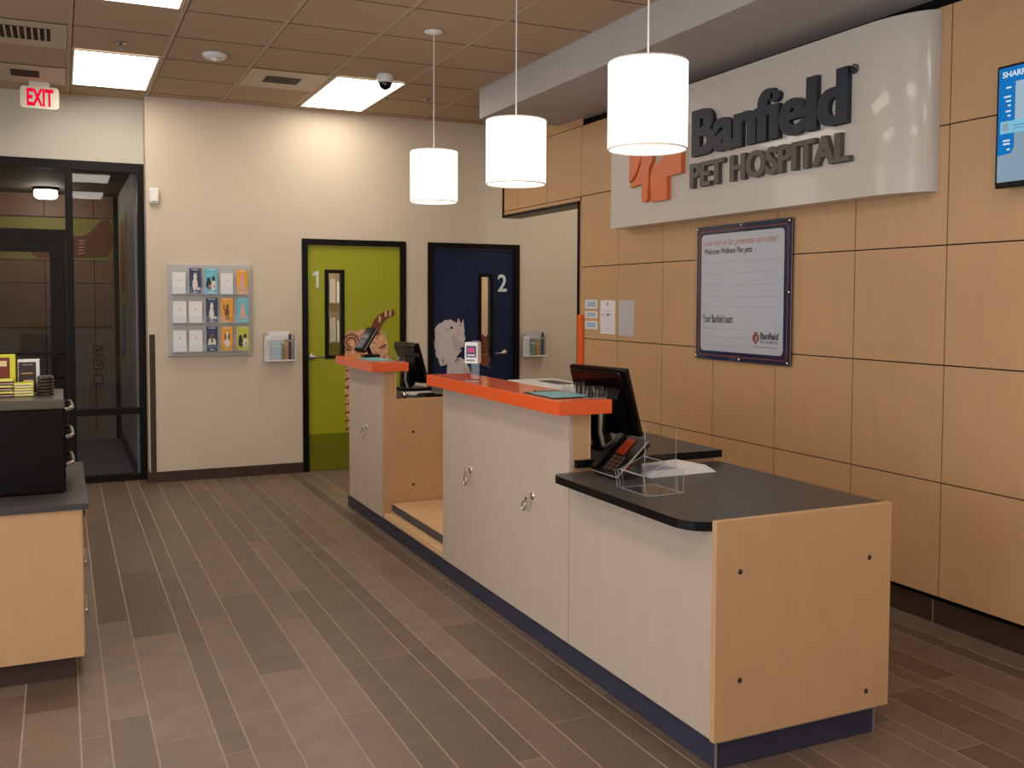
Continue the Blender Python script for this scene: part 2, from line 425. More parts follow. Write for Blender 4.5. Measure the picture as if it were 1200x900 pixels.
# corner guards
cg = MB(); cg.box(.7, .748, YB-.006, YB+.001, .096, 1.31, M['brown_tile'])
solo('corner_guard', cg, 'narrow brown corner guard on the cream wall beside the glass entrance', 'corner guard')
cg = MB(); cg.box(XW-.02, XW-.002, 7.075, 7.157, 0.001, 1.505, M['orange']); cg.box(XW-.02, 4.0, 7.1575, 7.1579, 0.001, 1.505, M['orange'])
solo('corner_guard', cg, 'orange upright guard at the end of the maple wall by the corridor', 'corner guard')

# ------------------------------------------------------------------ interior doors
def interior_door(name, label, dx, leaf_m, win, num, num_box, hand_x, hand_dir):
    root = struct(name, label, 'door', ((dx[0]+dx[1])/2, YB, 0))
    f = MB()
    f.box(dx[0]+.001, dx[0]+.055, YB-.015, YB+.14, .001, DH-.001, M['black']); f.box(dx[1]-.055, dx[1]-.001, YB-.015, YB+.14, .001, DH-.001, M['black'])
    f.box(dx[0]+.055, dx[1]-.055, YB-.015, YB+.14, DH-.055, DH-.001, M['black']); f.build('frame', root)
    a, b_ = dx[0]+.058, dx[1]-.058; top = DH-.058; y0, y1 = YB+.015, YB+.06
    wx0, wx1, wz0, wz1 = win
    l = MB()
    for X0, X1, Z0, Z1 in ((a, wx0, .008, top), (wx1, b_, .008, top), (wx0, wx1, .008, wz0), (wx0, wx1, wz1, top)):
        l.box(X0, X1, y0, y1, Z0, Z1, leaf_m)
    l.build('door_leaf', root)
    v = MB(); e = .034
    for X0, X1, Z0, Z1 in ((wx0-.003, wx0+e, wz0, wz1), (wx1-e, wx1+.003, wz0, wz1), (wx0+e, wx1-e, wz0, wz0+e), (wx0+e, wx1-e, wz1-e, wz1)):
        v.box(X0, X1, y0-.008, y1+.005, Z0, Z1, M['black'])
    vp = v.build('vision_frame', root)
    p = MB(); p.box(wx0+e, wx1-e, y0+.02, y0+.026, wz0+e, wz1-e, M['door_glass']); p.build('pane', vp, local=False)
    if num == '1':
        n = MB(); x0, x1, z0, z1 = num_box
        n.prism([(x1-.022, z0), (x1, z0), (x1, z1), (x1-.018, z1), (x0, z1-.022), (x0, z1-.046), (x1-.022, z1-.03)], 'y', y0-.003, y0, M['numeral'])
    else: n = text_mb(num, 'back', *num_box, y0, .003, M['numeral'], bold=.015)
    n.build('numeral', root)
    h = MB(); hz = 1.085
    h.lathe([(0, 0), (.03, 0), (.032, -.01), (.02, -.014), (.011, -.016), (.011, -.05), (0, -.052)], (hand_x, y0-.0, hz), M['steel'], 'y', 20)
    h.tube([(hand_x, y0-.045, hz), (hand_x+.03*hand_dir, y0-.05, hz), (hand_x+.075*hand_dir, y0-.047, hz-.003), (hand_x+.115*hand_dir, y0-.04, hz-.006)], [.013, .012, .01, .008], M['steel'])
    h.build('handle', root)
    return root, y0, a, b_
d1, dy, a1, b1 = interior_door('door_1', 'lime green door numbered 1 with a narrow window', D1, M['green_door'], (2.264, 2.449, 1.062, 1.905), '1', (2.150, 2.205, 1.735, 1.888), 2.135, 1)
kp = MB(); kp.box(a1+.005, b1-.005, dy-.004, dy, .012, .352, M['green_kick']); kp.build('kick_plate', d1)
d2, dy, a2, b2 = interior_door('door_2', 'navy blue door numbered 2 with a narrow window', D2, M['blue_door'], (3.835, 3.995, 1.03, 1.89), '2', (4.050, 4.150, 1.71, 1.885), 4.128, -1)

# cat printed on door 1 (side view, tail raised)
c = MB(); yq = dy-.0015
body = smooth_poly([(2.452, 1.30), (2.53, 1.335), (2.63, 1.33), (2.70, 1.345), (2.80, 1.34), (2.86, 1.29), (2.88, 1.18), (2.90, 1.02), (2.90, .60), (2.90, .2), (2.80, .16), (2.79, .6), (2.74, .85), (2.60, .86), (2.55, .80), (2.535, .5), (2.535, .24), (2.47, .22), (2.475, .42), (2.455, .7), (2.452, 1.0)], 2)
c.prism(body, 'y', yq-.001, yq, M['cat_fur'])
tail = smooth_poly([(2.70, 1.30), (2.73, 1.42), (2.80, 1.485), (2.88, 1.52), (2.945, 1.53), (2.955, 1.47), (2.90, 1.455), (2.84, 1.41), (2.80, 1.33), (2.76, 1.27)], 2)
c.prism(tail, 'y', yq-.0015, yq, M['cat_dark'])
for k, (x, z) in enumerate(((2.86, 1.487), (2.905, 1.493), (2.80, 1.435))): c.prism(blob(x, z, .011, .034, 10), 'y', yq-.002, yq, M['cat_pale'])
for k in range(26):
    rd = random.Random(50+k); x = rd.uniform(2.56, 2.84); z = rd.uniform(1.0, 1.30)
    c.prism([(x, z), (x+.02, z+.028), (x+.034, z+.02), (x+.012, z-.012)], 'y', yq-.0016, yq, M['cat_pale'] if k % 3 else M['cat_dark'])
for r in (.075, .045): 
    pts = [(2.515+r*math.cos(t*PI/8), yq-.001, 1.215+r*math.sin(t*PI/8)) for t in range(-1, 13)]
    c.tube(pts, .007, M['cat_dark'], 4)
for k in range(9): c.prism([(2.456, .95-.08*k), (2.53, .965-.08*k), (2.53, .95-.08*k), (2.456, .93-.08*k)], 'y', yq-.0016, yq, M['cat_dark'])
c.build('cat_print', d1)
# white fluffy dog printed on door 2, and a brown reflection shaped in its window
c = MB()
hd = []
rd = random.Random(4)
base = [(3.375, 1.36), (3.44, 1.405), (3.52, 1.425), (3.60, 1.40), (3.655, 1.33), (3.69, 1.27), (3.68, 1.19), (3.66, 1.12), (3.60, 1.05), (3.56, 1.0), (3.50, .985), (3.43, .97), (3.385, 1.06), (3.365, 1.17), (3.36, 1.28)]
for i in range(len(base)):
    p, q = base[i], base[(i+1) % len(base)]
    for k in range(5):
        t_ = k/5; s_ = rd.uniform(-.008, .009); hd.append((p[0]+(q[0]-p[0])*t_+s_, p[1]+(q[1]-p[1])*t_+rd.uniform(-.01, .01)))
c.prism(hd, 'y', yq-.0012, yq, M['dog_fur'])
c.prism(smooth_poly([(3.50, 1.02), (3.64, 1.06), (3.72, .98), (3.78, .80), (3.78, .4), (3.50, .4), (3.49, .8)], 2), 'y', yq-.001, yq, M['dog_fur'])
c.prism(smooth_poly([(3.555, 1.30), (3.60, 1.24), (3.66, 1.20), (3.65, 1.12), (3.58, 1.10), (3.545, 1.2)], 2), 'y', yq-.0016, yq, M['dog_shade'])
c.prism(smooth_poly([(3.60, 1.33), (3.625, 1.36), (3.63, 1.27), (3.605, 1.25)], 1), 'y', yq-.0017, yq, M['fur_pink'])
for k in range(30):
    t_ = rd.uniform(PI*.55, PI*1.75); x, z = 3.52+.135*math.cos(t_), 1.19+.19*math.sin(t_)
    c.prism([(x, z), (x+.035*math.cos(t_)+.006, z+.04*math.sin(t_)-.012), (x+.012, z+.006)], 'y', yq-.0017, yq, M['dog_fur'] if k % 2 else M['dog_shade'])
c.prism([(3.60, 1.36), (3.615, 1.445), (3.65, 1.38)], 'y', yq-.0015, yq, M['dog_fur']); c.prism([(3.64, 1.36), (3.67, 1.43), (3.685, 1.30), (3.66, 1.27)], 'y', yq-.0015, yq, M['dog_fur'])
c.prism(blob(3.545, 1.345, .016, .014, 14), 'y', yq-.002, yq, M['ink_black']); c.prism(blob(3.655, 1.135, .016, .016, 14), 'y', yq-.002, yq, M['ink_black'])
c.prism(smooth_poly([(3.47, 1.335), (3.52, 1.31), (3.53, 1.325), (3.48, 1.35)], 1), 'y', yq-.0018, yq, M['dog_shade'])
for k in range(14):
    t_ = rd.uniform(-.5, 1.2); L = rd.uniform(.06, .13); x, z = 3.875, .97
    c.prism([(x, z), (x+L*math.cos(t_)+.008, z+L*math.sin(t_)), (x+L*math.cos(t_)-.008, z+L*math.sin(t_)+.012), (x-.02, z+.015)], 'y', yq-.0016, yq, M['feather'])
c.prism(smooth_poly([(3.872, 1.24), (3.89, 1.29), (3.905, 1.25), (3.925, 1.25), (3.945, 1.285), (3.95, 1.22), (3.958, 1.07), (3.872, 1.07), (3.865, 1.16)], 1), 'y', yq+.014, yq+.0148, M['cat_dark'])  # brown animal reflection in the window glass, built as a flat shape
c.prism(smooth_poly([(3.838, 1.14), (3.868, 1.20), (3.868, 1.06), (3.96, 1.06), (3.97, 1.0), (3.93, .95), (3.86, .96), (3.83, 1.04)], 1), 'y', yq-.0092, yq-.0085, M['cat_dark'])  # lower part of that reflection, a flat shape before the window frame
c.build('dog_print', d2)

# exam rooms seen through the door windows
for k, (dx, nm) in enumerate(((D1, 'green'), (D2, 'navy'))):
    m = MB(); x0, x1 = dx[0]-.35, dx[1]+.55
    if k == 0: x1 = 3.12
    else: x0 = 3.16
    m.box(x0, x1, 11.2, 11.25, 0, 2.8, M['wall']); m.box(x0-.03, x0, 9.21, 11.25, 0, 2.8, M['wall']); m.box(x1, x1+.03, 9.21, 11.25, 0, 2.8, M['wall'])
    m.box(x0, x1, 9.21, 11.25, 2.8, 2.83, M['white_paint']); m.box(x0, x1, 9.21, 11.25, -.03, 0, M['vest_floor'])
    if k == 0: m.box(x0, x1, 11.19, 11.2, 0, 1.15, M['green_door'])
    tag(m.build('wall_exam_room' if k == 0 else 'wall_second_exam_room'), f'lit exam room walls behind the {nm} door', 'wall', kind='structure')
    lm = MB(); lm.box((x0+x1)/2-.3, (x0+x1)/2+.3, 9.9, 10.5, 2.785, 2.799, M['room_lamp'])
    solo('room_light', lm, f'ceiling light inside the exam room behind the {nm} door', 'ceiling light')
for r in range(2):
    fr = thing('wall_rack', ['upper', 'lower'][r]+' wire rack of leaflets seen through the green door window', 'rack', (2.88, 11.15, 1.15+.45*(1-r)), group=None)
    f = MB(); z0 = 1.12+.45*(1-r)
    f.box(2.74, 3.02, 11.05, 11.185, z0, z0+.02, M['steel']); f.box(2.74, 3.02, 11.18, 11.185, z0, z0+.36, M['steel']); f.build('frame', fr)
    for q in range(3):
        f = MB(); x = 2.75+.085*q; f.box(x, x+.07, 11.12, 11.13, z0+.021, z0+.32-.03*q, M['paper'] if q != 1 else M['paper_grey']); f.build('leaflet', fr)

# ------------------------------------------------------------------ glass entrance
en = struct('door_3', 'dark bronze framed glass entrance door with side and top panes', 'door', (-.2, YG, 0))
f = MB(); y0, y1 = YG-.05, YG+.05
for x0, x1, z0, z1 in ((.632, .688, .001, 2.814), (.05, .112, .001, 2.735), (-1.0, .632, 2.735, 2.814), (-1.0, -.95, .001, 2.735), (-.95, .05, 2.15, 2.215), (.112, .632, .595, .65), (.112, .632, .001, .052)):
    f.box(x0, x1, y0, y1, z0, z1, M['bronze'])
f.build('frame', en)
l = MB(); q0, q1 = YG-.025, YG+.02
for x0, x1, z0, z1 in ((-.945, -.82, .01, 2.145), (-.077, .047, .01, 2.145), (-.82, -.077, 2.02, 2.145), (-.82, -.077, .01, .28), (-.82, -.077, 1.13, 1.16)):
    l.box(x0, x1, q0, q1, z0, z1, M['bronze'])
dl = l.build('door_leaf', en)
h = MB(); h.tube([(.018, q0, 1.15), (-.01, q0-.04, 1.15), (-.05, q0-.055, 1.14), (-.062, q0-.06, 1.10), (-.062, q0-.06, .96), (-.05, q0-.055, .945), (-.01, q0-.04, .94), (.018, q0, .94)], .009, M['bronze'], 10)
h.build('pull_handle', dl)
for x0, x1, z0, z1 in ((-.82, -.077, .28, 1.13), (-.82, -.077, 1.16, 2.02)):
    m = MB(); m.box(x0, x1, YG-.003, YG+.003, z0, z1, M['glass']); m.build('door_pane', dl)
for x0, x1, z0, z1 in ((-.95, .05, 2.215, 2.735), (.112, .632, .65, 2.735), (.112, .632, .052, .595)):
    m = MB(); m.box(x0, x1, YG-.003, YG+.003, z0, z1, M['glass']); m.build('pane', en)
# vestibule
VY = 12.2
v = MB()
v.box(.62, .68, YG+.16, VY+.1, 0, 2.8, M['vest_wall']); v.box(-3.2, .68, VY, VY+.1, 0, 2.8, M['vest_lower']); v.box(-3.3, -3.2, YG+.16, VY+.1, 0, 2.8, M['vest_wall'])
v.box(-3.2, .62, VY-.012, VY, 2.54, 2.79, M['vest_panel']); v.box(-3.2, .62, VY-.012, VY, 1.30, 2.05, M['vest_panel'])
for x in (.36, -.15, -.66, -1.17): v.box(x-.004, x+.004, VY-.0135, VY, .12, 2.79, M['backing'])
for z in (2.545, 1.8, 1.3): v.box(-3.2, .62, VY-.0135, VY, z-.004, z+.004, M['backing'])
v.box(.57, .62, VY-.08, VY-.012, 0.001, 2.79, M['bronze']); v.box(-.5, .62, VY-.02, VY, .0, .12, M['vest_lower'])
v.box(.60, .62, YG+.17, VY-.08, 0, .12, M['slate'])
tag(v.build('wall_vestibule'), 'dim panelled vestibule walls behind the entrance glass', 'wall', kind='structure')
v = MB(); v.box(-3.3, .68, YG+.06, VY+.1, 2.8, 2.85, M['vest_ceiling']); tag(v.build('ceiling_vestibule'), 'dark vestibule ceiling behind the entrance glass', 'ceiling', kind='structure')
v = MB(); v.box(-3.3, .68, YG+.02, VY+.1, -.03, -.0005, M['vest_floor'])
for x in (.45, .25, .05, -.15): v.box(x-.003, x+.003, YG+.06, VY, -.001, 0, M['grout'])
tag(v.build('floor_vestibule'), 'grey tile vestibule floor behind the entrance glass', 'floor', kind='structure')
mu = MB(); mu.box(-1.2, .565, VY-.02, VY-.0135, 2.06, 2.535, M['mural_green'])
mu.prism(smooth_poly([(-.3, 2.07), (-.28, 2.3), (-.1, 2.42), (.05, 2.36), (.16, 2.33), (.27, 2.34), (.36, 2.42), (.44, 2.53), (.56, 2.53), (.56, 2.10), (.3, 2.09), (.05, 2.08)], 2), 'y', VY-.0215, VY-.0202, M['mural_brown'])
for k in range(5): mu.prism([(.18+.012*k, 2.13+.035*k), (.27, 2.14+.035*k), (.26, 2.15+.035*k), (.19, 2.145+.035*k)], 'y', VY-.0225, VY-.021, M['fur_pink'])
solo('wall_mural', mu, 'brown and green animal mural on the vestibule wall behind the glass', 'mural')
po = MB(); po.box(.612, .6195, 10.6, 11.7, .95, 2.5, M['mural_green']); po.box(.6105, .6119, 10.9, 11.3, 1.0, 1.55, M['mural_blue']); po.prism(smooth_poly([(10.7, 1.7), (11.5, 1.65), (11.6, 2.1), (11.3, 2.5), (10.9, 2.4)], 2), 'x', .6105, .6119, M['mural_brown'])
solo('wall_poster', po, 'blue and brown poster on the vestibule side wall', 'poster')
for k, (z, mm) in enumerate(((1.03, 'push button with arrow'), (.86, 'dark round button'), (.69, 'blank square outline'))):
    pl = thing('wall_plate', f'square wall plate with {mm} on the vestibule wall', 'wall plate', (.385, VY, z))
    m = MB(); m.box(.333, .437, VY-.03, VY-.0005, z-.05, z+.05, M['black']); m.box(.343, .427, VY-.032, VY-.03, z-.04, z+.04, M['vest_lower']); m.build('plate', pl)
    if k < 2:
        m = MB(); m.lathe([(0, -.006), (.022, -.005), (.024, 0)], (.378, VY-.032, z), M['ink_black'], 'y', 16); m.build('button', pl)
        m = MB(); m.box(.40, .42, VY-.0335, VY-.032, z-.01, z+.035, M['ink_black']); m.build('mark', pl)
vl = thing('vestibule_light', 'lit flush ceiling light inside the dim vestibule', 'ceiling light', (-.1, 11.6, 2.8))
m = MB(); m.lathe([(.0, 0), (.13, 0), (.13, -.03), (.0, -.03)], (-.12, 11.5, 2.799), M['bronze']); m.build('base', vl)
m = MB(); m.lathe([(.11, -.03), (.115, -.09), (.09, -.115), (0, -.12)], (-.12, 11.5, 2.799), M['vest_lamp']); m.build('glass_bowl', vl)

# ------------------------------------------------------------------ ceiling fixtures
def troffer(x0, x1, y0, y1, label, z=CEIL, grp='ceiling light panels'):
    t = thing('ceiling_light', label, 'ceiling light', ((x0+x1)/2, (y0+y1)/2, z), group=grp)
    m = MB(); e = .016
    for a, b_, c_, d_ in ((x0, x1, y0, y0+e), (x0, x1, y1-e, y1), (x0, x0+e, y0+e, y1-e), (x1-e, x1, y0+e, y1-e)): m.box(a, b_, c_, d_, z-.012, z-.0045, M['vent_white'])
    m.build('frame', t)
    m = MB(); m.box(x0+e, x1-e, y0+e, y1-e, z-.010, z-.0046, M['troffer']); m.build('diffuser', t)
TX = (.106, .692)
troffer(*TX, 7.565, 8.79, 'lit rectangular ceiling panel above the glass entrance')
troffer(1.99, 2.575, 7.575, 8.87, 'lit rectangular ceiling panel beside the dome camera')
troffer(*TX, 5.02, 6.26, 'lit rectangular ceiling panel cut by the top of the picture')
troffer(*TX, 2.52, 3.62, 'lit rectangular ceiling panel above the coffee cabinet aisle', grp=None)
troffer(*TX, -.1, 1.15, 'lit rectangular ceiling panel overhead behind the viewer', grp=None)
troffer(1.99, 2.575, .6, 1.85, 'lit rectangular ceiling panel overhead before the reception desk', grp=None)
troffer(-1.78, -1.19, 5.02, 6.26, 'lit rectangular ceiling panel beyond the coffee cabinet', grp=None)
troffer(-1.78, -1.19, 1.5, 2.75, 'lit rectangular ceiling panel behind the coffee cabinet', grp=None)
troffer(4.75, 5.35, 7.2, 8.4, 'lit rectangular ceiling panel in the corridor', grp=None)

vt = thing('air_vent', 'large louvred air vent in the ceiling above the exit sign', 'vent', (-.2, 7.25, CEIL))
m = MB(); m.box(-.52, .07, 6.965, 7.60, CEIL-.007, CEIL-.0045, M['vent_white']); m.build('panel', vt)
m = MB(); m.box(-.40, -.03, 7.09, 7.42, CEIL-.0085, CEIL-.007, M['vent_dark']); op = m.build('opening', vt)
for k in range(9):
    m = MB(); x = -.385+.04*k; m.box(x, x+.012, 7.10, 7.41, CEIL-.014, CEIL-.0085, M['vent_white']); m.build('louvre', vt)
vt = thing('air_vent', 'small dark slot diffuser in the ceiling just above the exit sign', 'vent', (-.22, 8.52, CEIL))
m = MB(); m.box(-.52, .07, 8.255, 8.895, CEIL-.007, CEIL-.0045, M['vent_white']); m.build('panel', vt)
m = MB(); m.box(-.32, -.12, 8.42, 8.66, CEIL-.009, CEIL-.007, M['vent_dark']); m.build('slot', vt)
vt = thing('air_vent', 'dark grille on a cream ceiling panel left of the dome camera', 'vent', (1.63, 7.9, CEIL))
m = MB(); m.box(1.352, 1.958, 7.605, 8.243, CEIL-.007, CEIL-.0045, M['vent_white']); m.build('panel', vt)
m = MB(); m.box(1.50, 1.775, 7.80, 8.03, CEIL-.009, CEIL-.007, M['vent_dark']); m.build('grille', vt)
for k in range(5):
    m = MB(); y = 7.815+.042*k; m.box(1.51, 1.765, y, y+.012, CEIL-.0115, CEIL-.009, M['brown_tile']); m.build('louvre', vt)

sd = thing('smoke_detector', 'round white smoke detector on the ceiling', 'smoke detector', (1.035, 7.3, CEIL))
m = MB(); m.lathe([(0, 0), (.085, 0), (.09, -.012), (.075, -.03), (.05, -.04), (0, -.042)], (1.035, 7.3, CEIL-.001), M['white']); m.build('housing', sd)
m = MB(); m.lathe([(0, 0), (.032, 0), (.028, -.016), (0, -.02)], (1.035, 7.26, CEIL-.042), M['lamp_rim']); m.build('sensor', sd)
for (x, y, lb) in ((.405, 7.25, 'small sprinkler head on the ceiling near the exit sign panel'), (2.94, 8.12, 'small sprinkler head on the ceiling behind the farthest pendant')):
    sp = thing('sprinkler', lb, 'sprinkler', (x, y, CEIL))
    m = MB(); m.lathe([(0, 0), (.04, 0), (.037, -.008), (.012, -.01), (.01, -.03), (0, -.03)], (x, y, CEIL-.0005), M['steel'], seg=18); m.build('escutcheon', sp)
    m = MB(); m.lathe([(0, 0), (.02, 0), (.02, -.003), (0, -.003)], (x, y, CEIL-.045), M['steel'], seg=14)
    m.tube([(x-.014, y, CEIL-.03), (x-.016, y, CEIL-.045)], .003, M['steel'], 6); m.tube([(x+.014, y, CEIL-.03), (x+.016, y, CEIL-.045)], .003, M['steel'], 6); m.build('deflector', sp)
cm = thing('dome_camera', 'white dome camera with dark lens hanging from the ceiling', 'camera', (2.33, 7.38, CEIL))
m = MB(); m.lathe([(0, 0), (.062, 0), (.066, -.01), (.066, -.055), (.058, -.066), (.05, -.066)], (2.33, 7.38, CEIL-.001), M['white']); m.build('housing', cm)
m = MB(); m.lathe([(.053, 0)]+[(.053*math.cos(a*PI/16), -.058*math.sin(a*PI/16)) for a in range(1, 9)], (2.33, 7.38, CEIL-.064), M['gloss_black']); m.build('dome', cm)
m = MB(); m.lathe([(.0, -.006), (.008, -.005), (.010, 0)], (2.318, 7.338, CEIL-.083), M['silver'], 'y', 14); m.build('lens', cm)

# exit sign
ex = thing('exit_sign', 'white exit sign with red letters hanging from the ceiling', 'exit sign', (-.124, 8.85, CEIL))
m = MB(); m.prism(rrect(-.266, .018, 3.158, 3.333, .028), 'y', 8.825, 8.87, M['exit_body']); m.build('housing', ex)
m = MB(); m.box(-.20, -.05, 8.82, 8.875, 3.333, CEIL-.005, M['exit_body']); m.build('canopy', ex)
text_mb('EXIT', 'back', -.218, -.022, 3.178, 3.318, 8.825, .002, M['exit_red'], bold=.034).build('lettering', ex)
# motion sensor
ms = thing('motion_sensor', 'small white motion sensor high on the cream wall by the entrance', 'sensor', (.754, YB, 2.5))
m = MB(); m.box(.714, .794, YB-.045, YB+.001, 2.452, 2.585, M['white'], .012); m.build('housing', ms)
m = MB(); m.box(.724, .784, YB-.055, YB-.044, 2.468, 2.53, M['lamp_rim'], .01); m.build('lens', ms)

# pendants
PX, R_, PZ0, PZ1 = 2.165, .155, 2.222, 2.556
def pendant(x, y, label, z0, z1):
    p = thing('pendant_lamp', label, 'pendant lamp', (x, y, CEIL), group=None)
    m = MB(); m.lathe([(0, 0), (.062, 0), (.062, -.008), (.02, -.02), (0, -.02)], (x, y, CEIL-.0045), M['white']); m.build('canopy', p)
    m = MB(); m.tube([(x, y, CEIL-.02), (x, y, z1-.02)], .0035, M['white'], 8); m.build('cord', p)
    m = MB(); m.lathe([(R_, z0), (R_, z1)], (x, y, 0), M['lamp_shade'], seg=56); m.lathe([(R_-.004, z1), (R_-.004, z0)], (x, y, 0), M['lamp_shade'], seg=56)
    sh = m.build('shade', p)
    m = MB(); m.lathe([(0, z0+.012), (R_-.006, z0+.012)], (x, y, 0), M['lamp_shade'], seg=40, smooth=False); m.build('diffuser', sh)
    m = MB()
    for z in (z0, z1-.006):
        m = MB(); m.lathe([(R_+.001, z), (R_+.001, z+.006), (R_-.005, z+.006), (R_-.005, z), (R_+.001, z)], (x, y, 0), M['lamp_rim'], seg=56); m.build('rim', sh)
    m = MB()
    for k in range(3):
        a = 2*PI*k/3; m.tube([(x, y, z1-.02), (x+(R_-.004)*math.cos(a), y+(R_-.004)*math.sin(a), z1-.01)], .002, M['steel'], 6)
    m.build('spider', sh)
pendant(2.245, 6.06, 'lit white drum pendant farthest from the hospital sign', 2.262, 2.598)
pendant(2.145, 4.575, 'lit white drum pendant in the middle of the row of three', 2.216, 2.547)
pendant(2.09, 3.25, 'lit white drum pendant overlapping the hospital sign', 2.208, 2.546)

# ------------------------------------------------------------------ reception counter
pl = thing('counter_plinth', 'dark slate tile base running under the whole reception counter', 'plinth', (2.4, 5, 0))
m = MB(); m.box(2.03, 2.75, 2.682, 7.42, 0.0005, .1, M['slate']); m.build('tile_base', pl)
m = MB(); m.box(2.026, 2.755, 2.676, 2.682, .094, .1005, M['slate_trim']); m.box(2.749, 2.755, 2.676, 2.682, 0.0005, .094, M['slate_trim']); m.box(2.024, 2.03, 2.676, 2.682, .0005, .1005, M['slate_trim']); m.box(2.024, 2.03, 2.682, 7.42, .096, .1005, M['slate_trim']); m.build('edge_trim', pl)

def bolt(parent, x, y, z):
    m = MB(); m.lathe([(0, -.003), (.0075, -.003), (.010, 0), (0, .0)], (x, y, z), M['bolt'], 'y', 14); m.build('bolt_cap', parent)
dc = thing('desk_cabinet', 'low maple reception desk cabinet at the near end of the counter', 'cabinet', (2.4, 3.2, .1))
m = MB(); m.box(2.005, 2.806, 2.662, 2.688, .104, .872, M['maple'], .0015, 1); ep = m.build('end_panel', dc)
for x, z in ((2.107, .69), (2.698, .676), (2.111, .309), (2.695, .173)): bolt(ep, x, 2.662, z)
m = MB(); m.box(2.015, 2.035, 2.689, 3.731, .104, .832, M['maple_daylit']); m.build('front_panel', dc)
m = MB(); m.box(2.035, 2.79, 2.689, 3.731, .104, .832, M['maple']); m.build('carcass', dc)
def worktop_poly(pts, r):
    out = []
    for i, p in enumerate(pts):
        rr = r.get(i, 0)
        if not rr: out.append(p); continue
        a, b_ = Vector(pts[i-1]), Vector(pts[(i+1) % len(pts)]); v = Vector(p); da = (a-v).normalized(); db = (b_-v).normalized()
        for k in range(7):
            t_ = k/6; q = (v+da*rr)*(1-t_)**2+v*2*t_*(1-t_)+(v+db*rr)*t_**2; out.append((q.x, q.y))
    return out
wt = MB(); wt.prism(worktop_poly([(1.925, 2.6895), (2.81, 2.6895), (2.81, 3.728), (1.925, 3.728)], {0: .13, 3: .05}), 'z', .833, .866, M['worktop'], M['worktop_edge'])
solo('worktop', wt, 'low charcoal desktop with a rounded corner holding the phone and clear holder', 'worktop')

def pedestal(y0, y1, label, clips):
    p = thing('counter_pedestal', label, 'counter', (2.07, (y0+y1)/2, .1))
    m = MB(); m.box(2.015, 2.034, y0, y1, .104, 1.124, M['maple_daylit']); m.build('front_panel', p)
    m = MB(); m.box(2.0345, 2.115, y0+.001, y1-.001, .104, 1.124, M['maple']); m.box(2.115, 2.121, y0, y1, .104, 1.124, M['maple_edge']); m.build('upright_wall', p)
    for (y, z, sw) in clips:
        c = MB(); x = 2.015
        c.lathe([(0, -.004), (.017, -.004), (.019, 0)], (x, y, z+.035), M['chrome'], 'x', 18)
        c.tube([(x-.004, y+.012, z+.035), (x-.03, y+.008, z+.037), (x-.034, y, z+.037), (x-.03, y-.008, z+.037), (x-.004, y-.012, z+.035)], .004, M['chrome'], 8)
        lc = c.build('leash_hook', p)
        c = MB(); ux, uz = math.sin(sw), -math.cos(sw)
        P = lambda t_, s_=0: (x-.03, y+ux*t_+uz*s_*-1, z+.037+uz*t_+ux*s_)
        c.tube([P(0), P(.03)], .006, M['chrome'], 8); c.tube([P(.03), P(.034)], .0095, M['chrome'], 10)
        c.tube([P(.034+.026*(1-math.cos(k*PI/7)), .017*math.sin(k*PI/7)) for k in range(14)], .0042, M['chrome'], 8, closed=True)
        c.build('snap_clip', lc)
    return p
pedestal(3.735, 5.29, 'tall maple counter front tinted as daylit under the longer orange top', [(4.865, .66, .1), (4.10, .66, .55)])
pedestal(6.482, 7.32, 'tall maple counter front tinted as daylit under the shorter orange top', [(6.86, .66, .05)])
for y0, y1, lb in ((3.675, 5.335, 'long glossy orange countertop holding the teal clipboard'), (6.43, 7.40, 'short glossy orange countertop holding the card terminal')):
    m = MB(); m.box(1.93, 2.195, y0, y1, 1.125, 1.187, M['orange'], .003, 2)
    solo('orange_countertop', m, lb, 'countertop')
rc = thing('desk_cabinet', 'maple cabinet behind the tall counter front under the raised black desktop', 'cabinet', (2.45, 4.5, .1))
m = MB(); m.box(2.126, 2.79, 3.733, 5.285, .104, .884, M['maple']); m.build('carcass', rc)
rs = MB(); rs.prism([(2.04, 3.712), (2.82, 3.712), (2.82, 5.285), (2.125, 5.285), (2.125, 3.733), (2.04, 3.733)], 'z', .8855, .92, M['worktop'], M['worktop_edge'])
solo('worktop', rs, 'raised charcoal desktop under the larger monitor behind the long orange top', 'worktop')
fc = thing('desk_cabinet', 'maple desk cabinet beyond the gap with two bolt caps on its side', 'cabinet', (2.4, 6.8, .1))
m = MB(); m.box(2.022, 2.82, 6.455, 6.48, .104, .932, M['maple'], .0015, 1); ep = m.build('end_panel', fc)
for x, z in ((2.237, .695), (2.238, .322), (2.70, .69), (2.70, .32)): bolt(ep, x, 6.455, z)
m = MB(); m.box(2.126, 2.79, 6.4805, 7.318, .104, .89, M['maple']); m.build('carcass', fc)
m = MB(); m.box(2.123, 2.82, 6.4815, 7.34, .891, .925, M['worktop'])
solo('worktop', m, 'charcoal desktop under the smaller monitor behind the short orange top', 'worktop')
# walk-on scale in the gap
sc_ = thing('pet_scale', 'low walk-on scale platform with wooden top in the gap of the counter', 'scale', (2.4, 5.87, .1))
m = MB(); m.box(2.02, 2.79, 5.294, 6.452, .104, .136, M['maple_edge']); m.build('base', sc_)
m = MB(); m.box(2.10, 2.76, 5.32, 6.43, .137, .152, M['backing']); m.build('foot', sc_)
m = MB(); m.box(2.075, 2.775, 5.30, 6.445, .152, .196, M['mat_edge'], .004, 1); m.build('frame', sc_)
m = MB(); m.box(2.08, 2.77, 5.305, 6.44, .1962, .203, M['maple_edge']); m.build('platform', sc_)

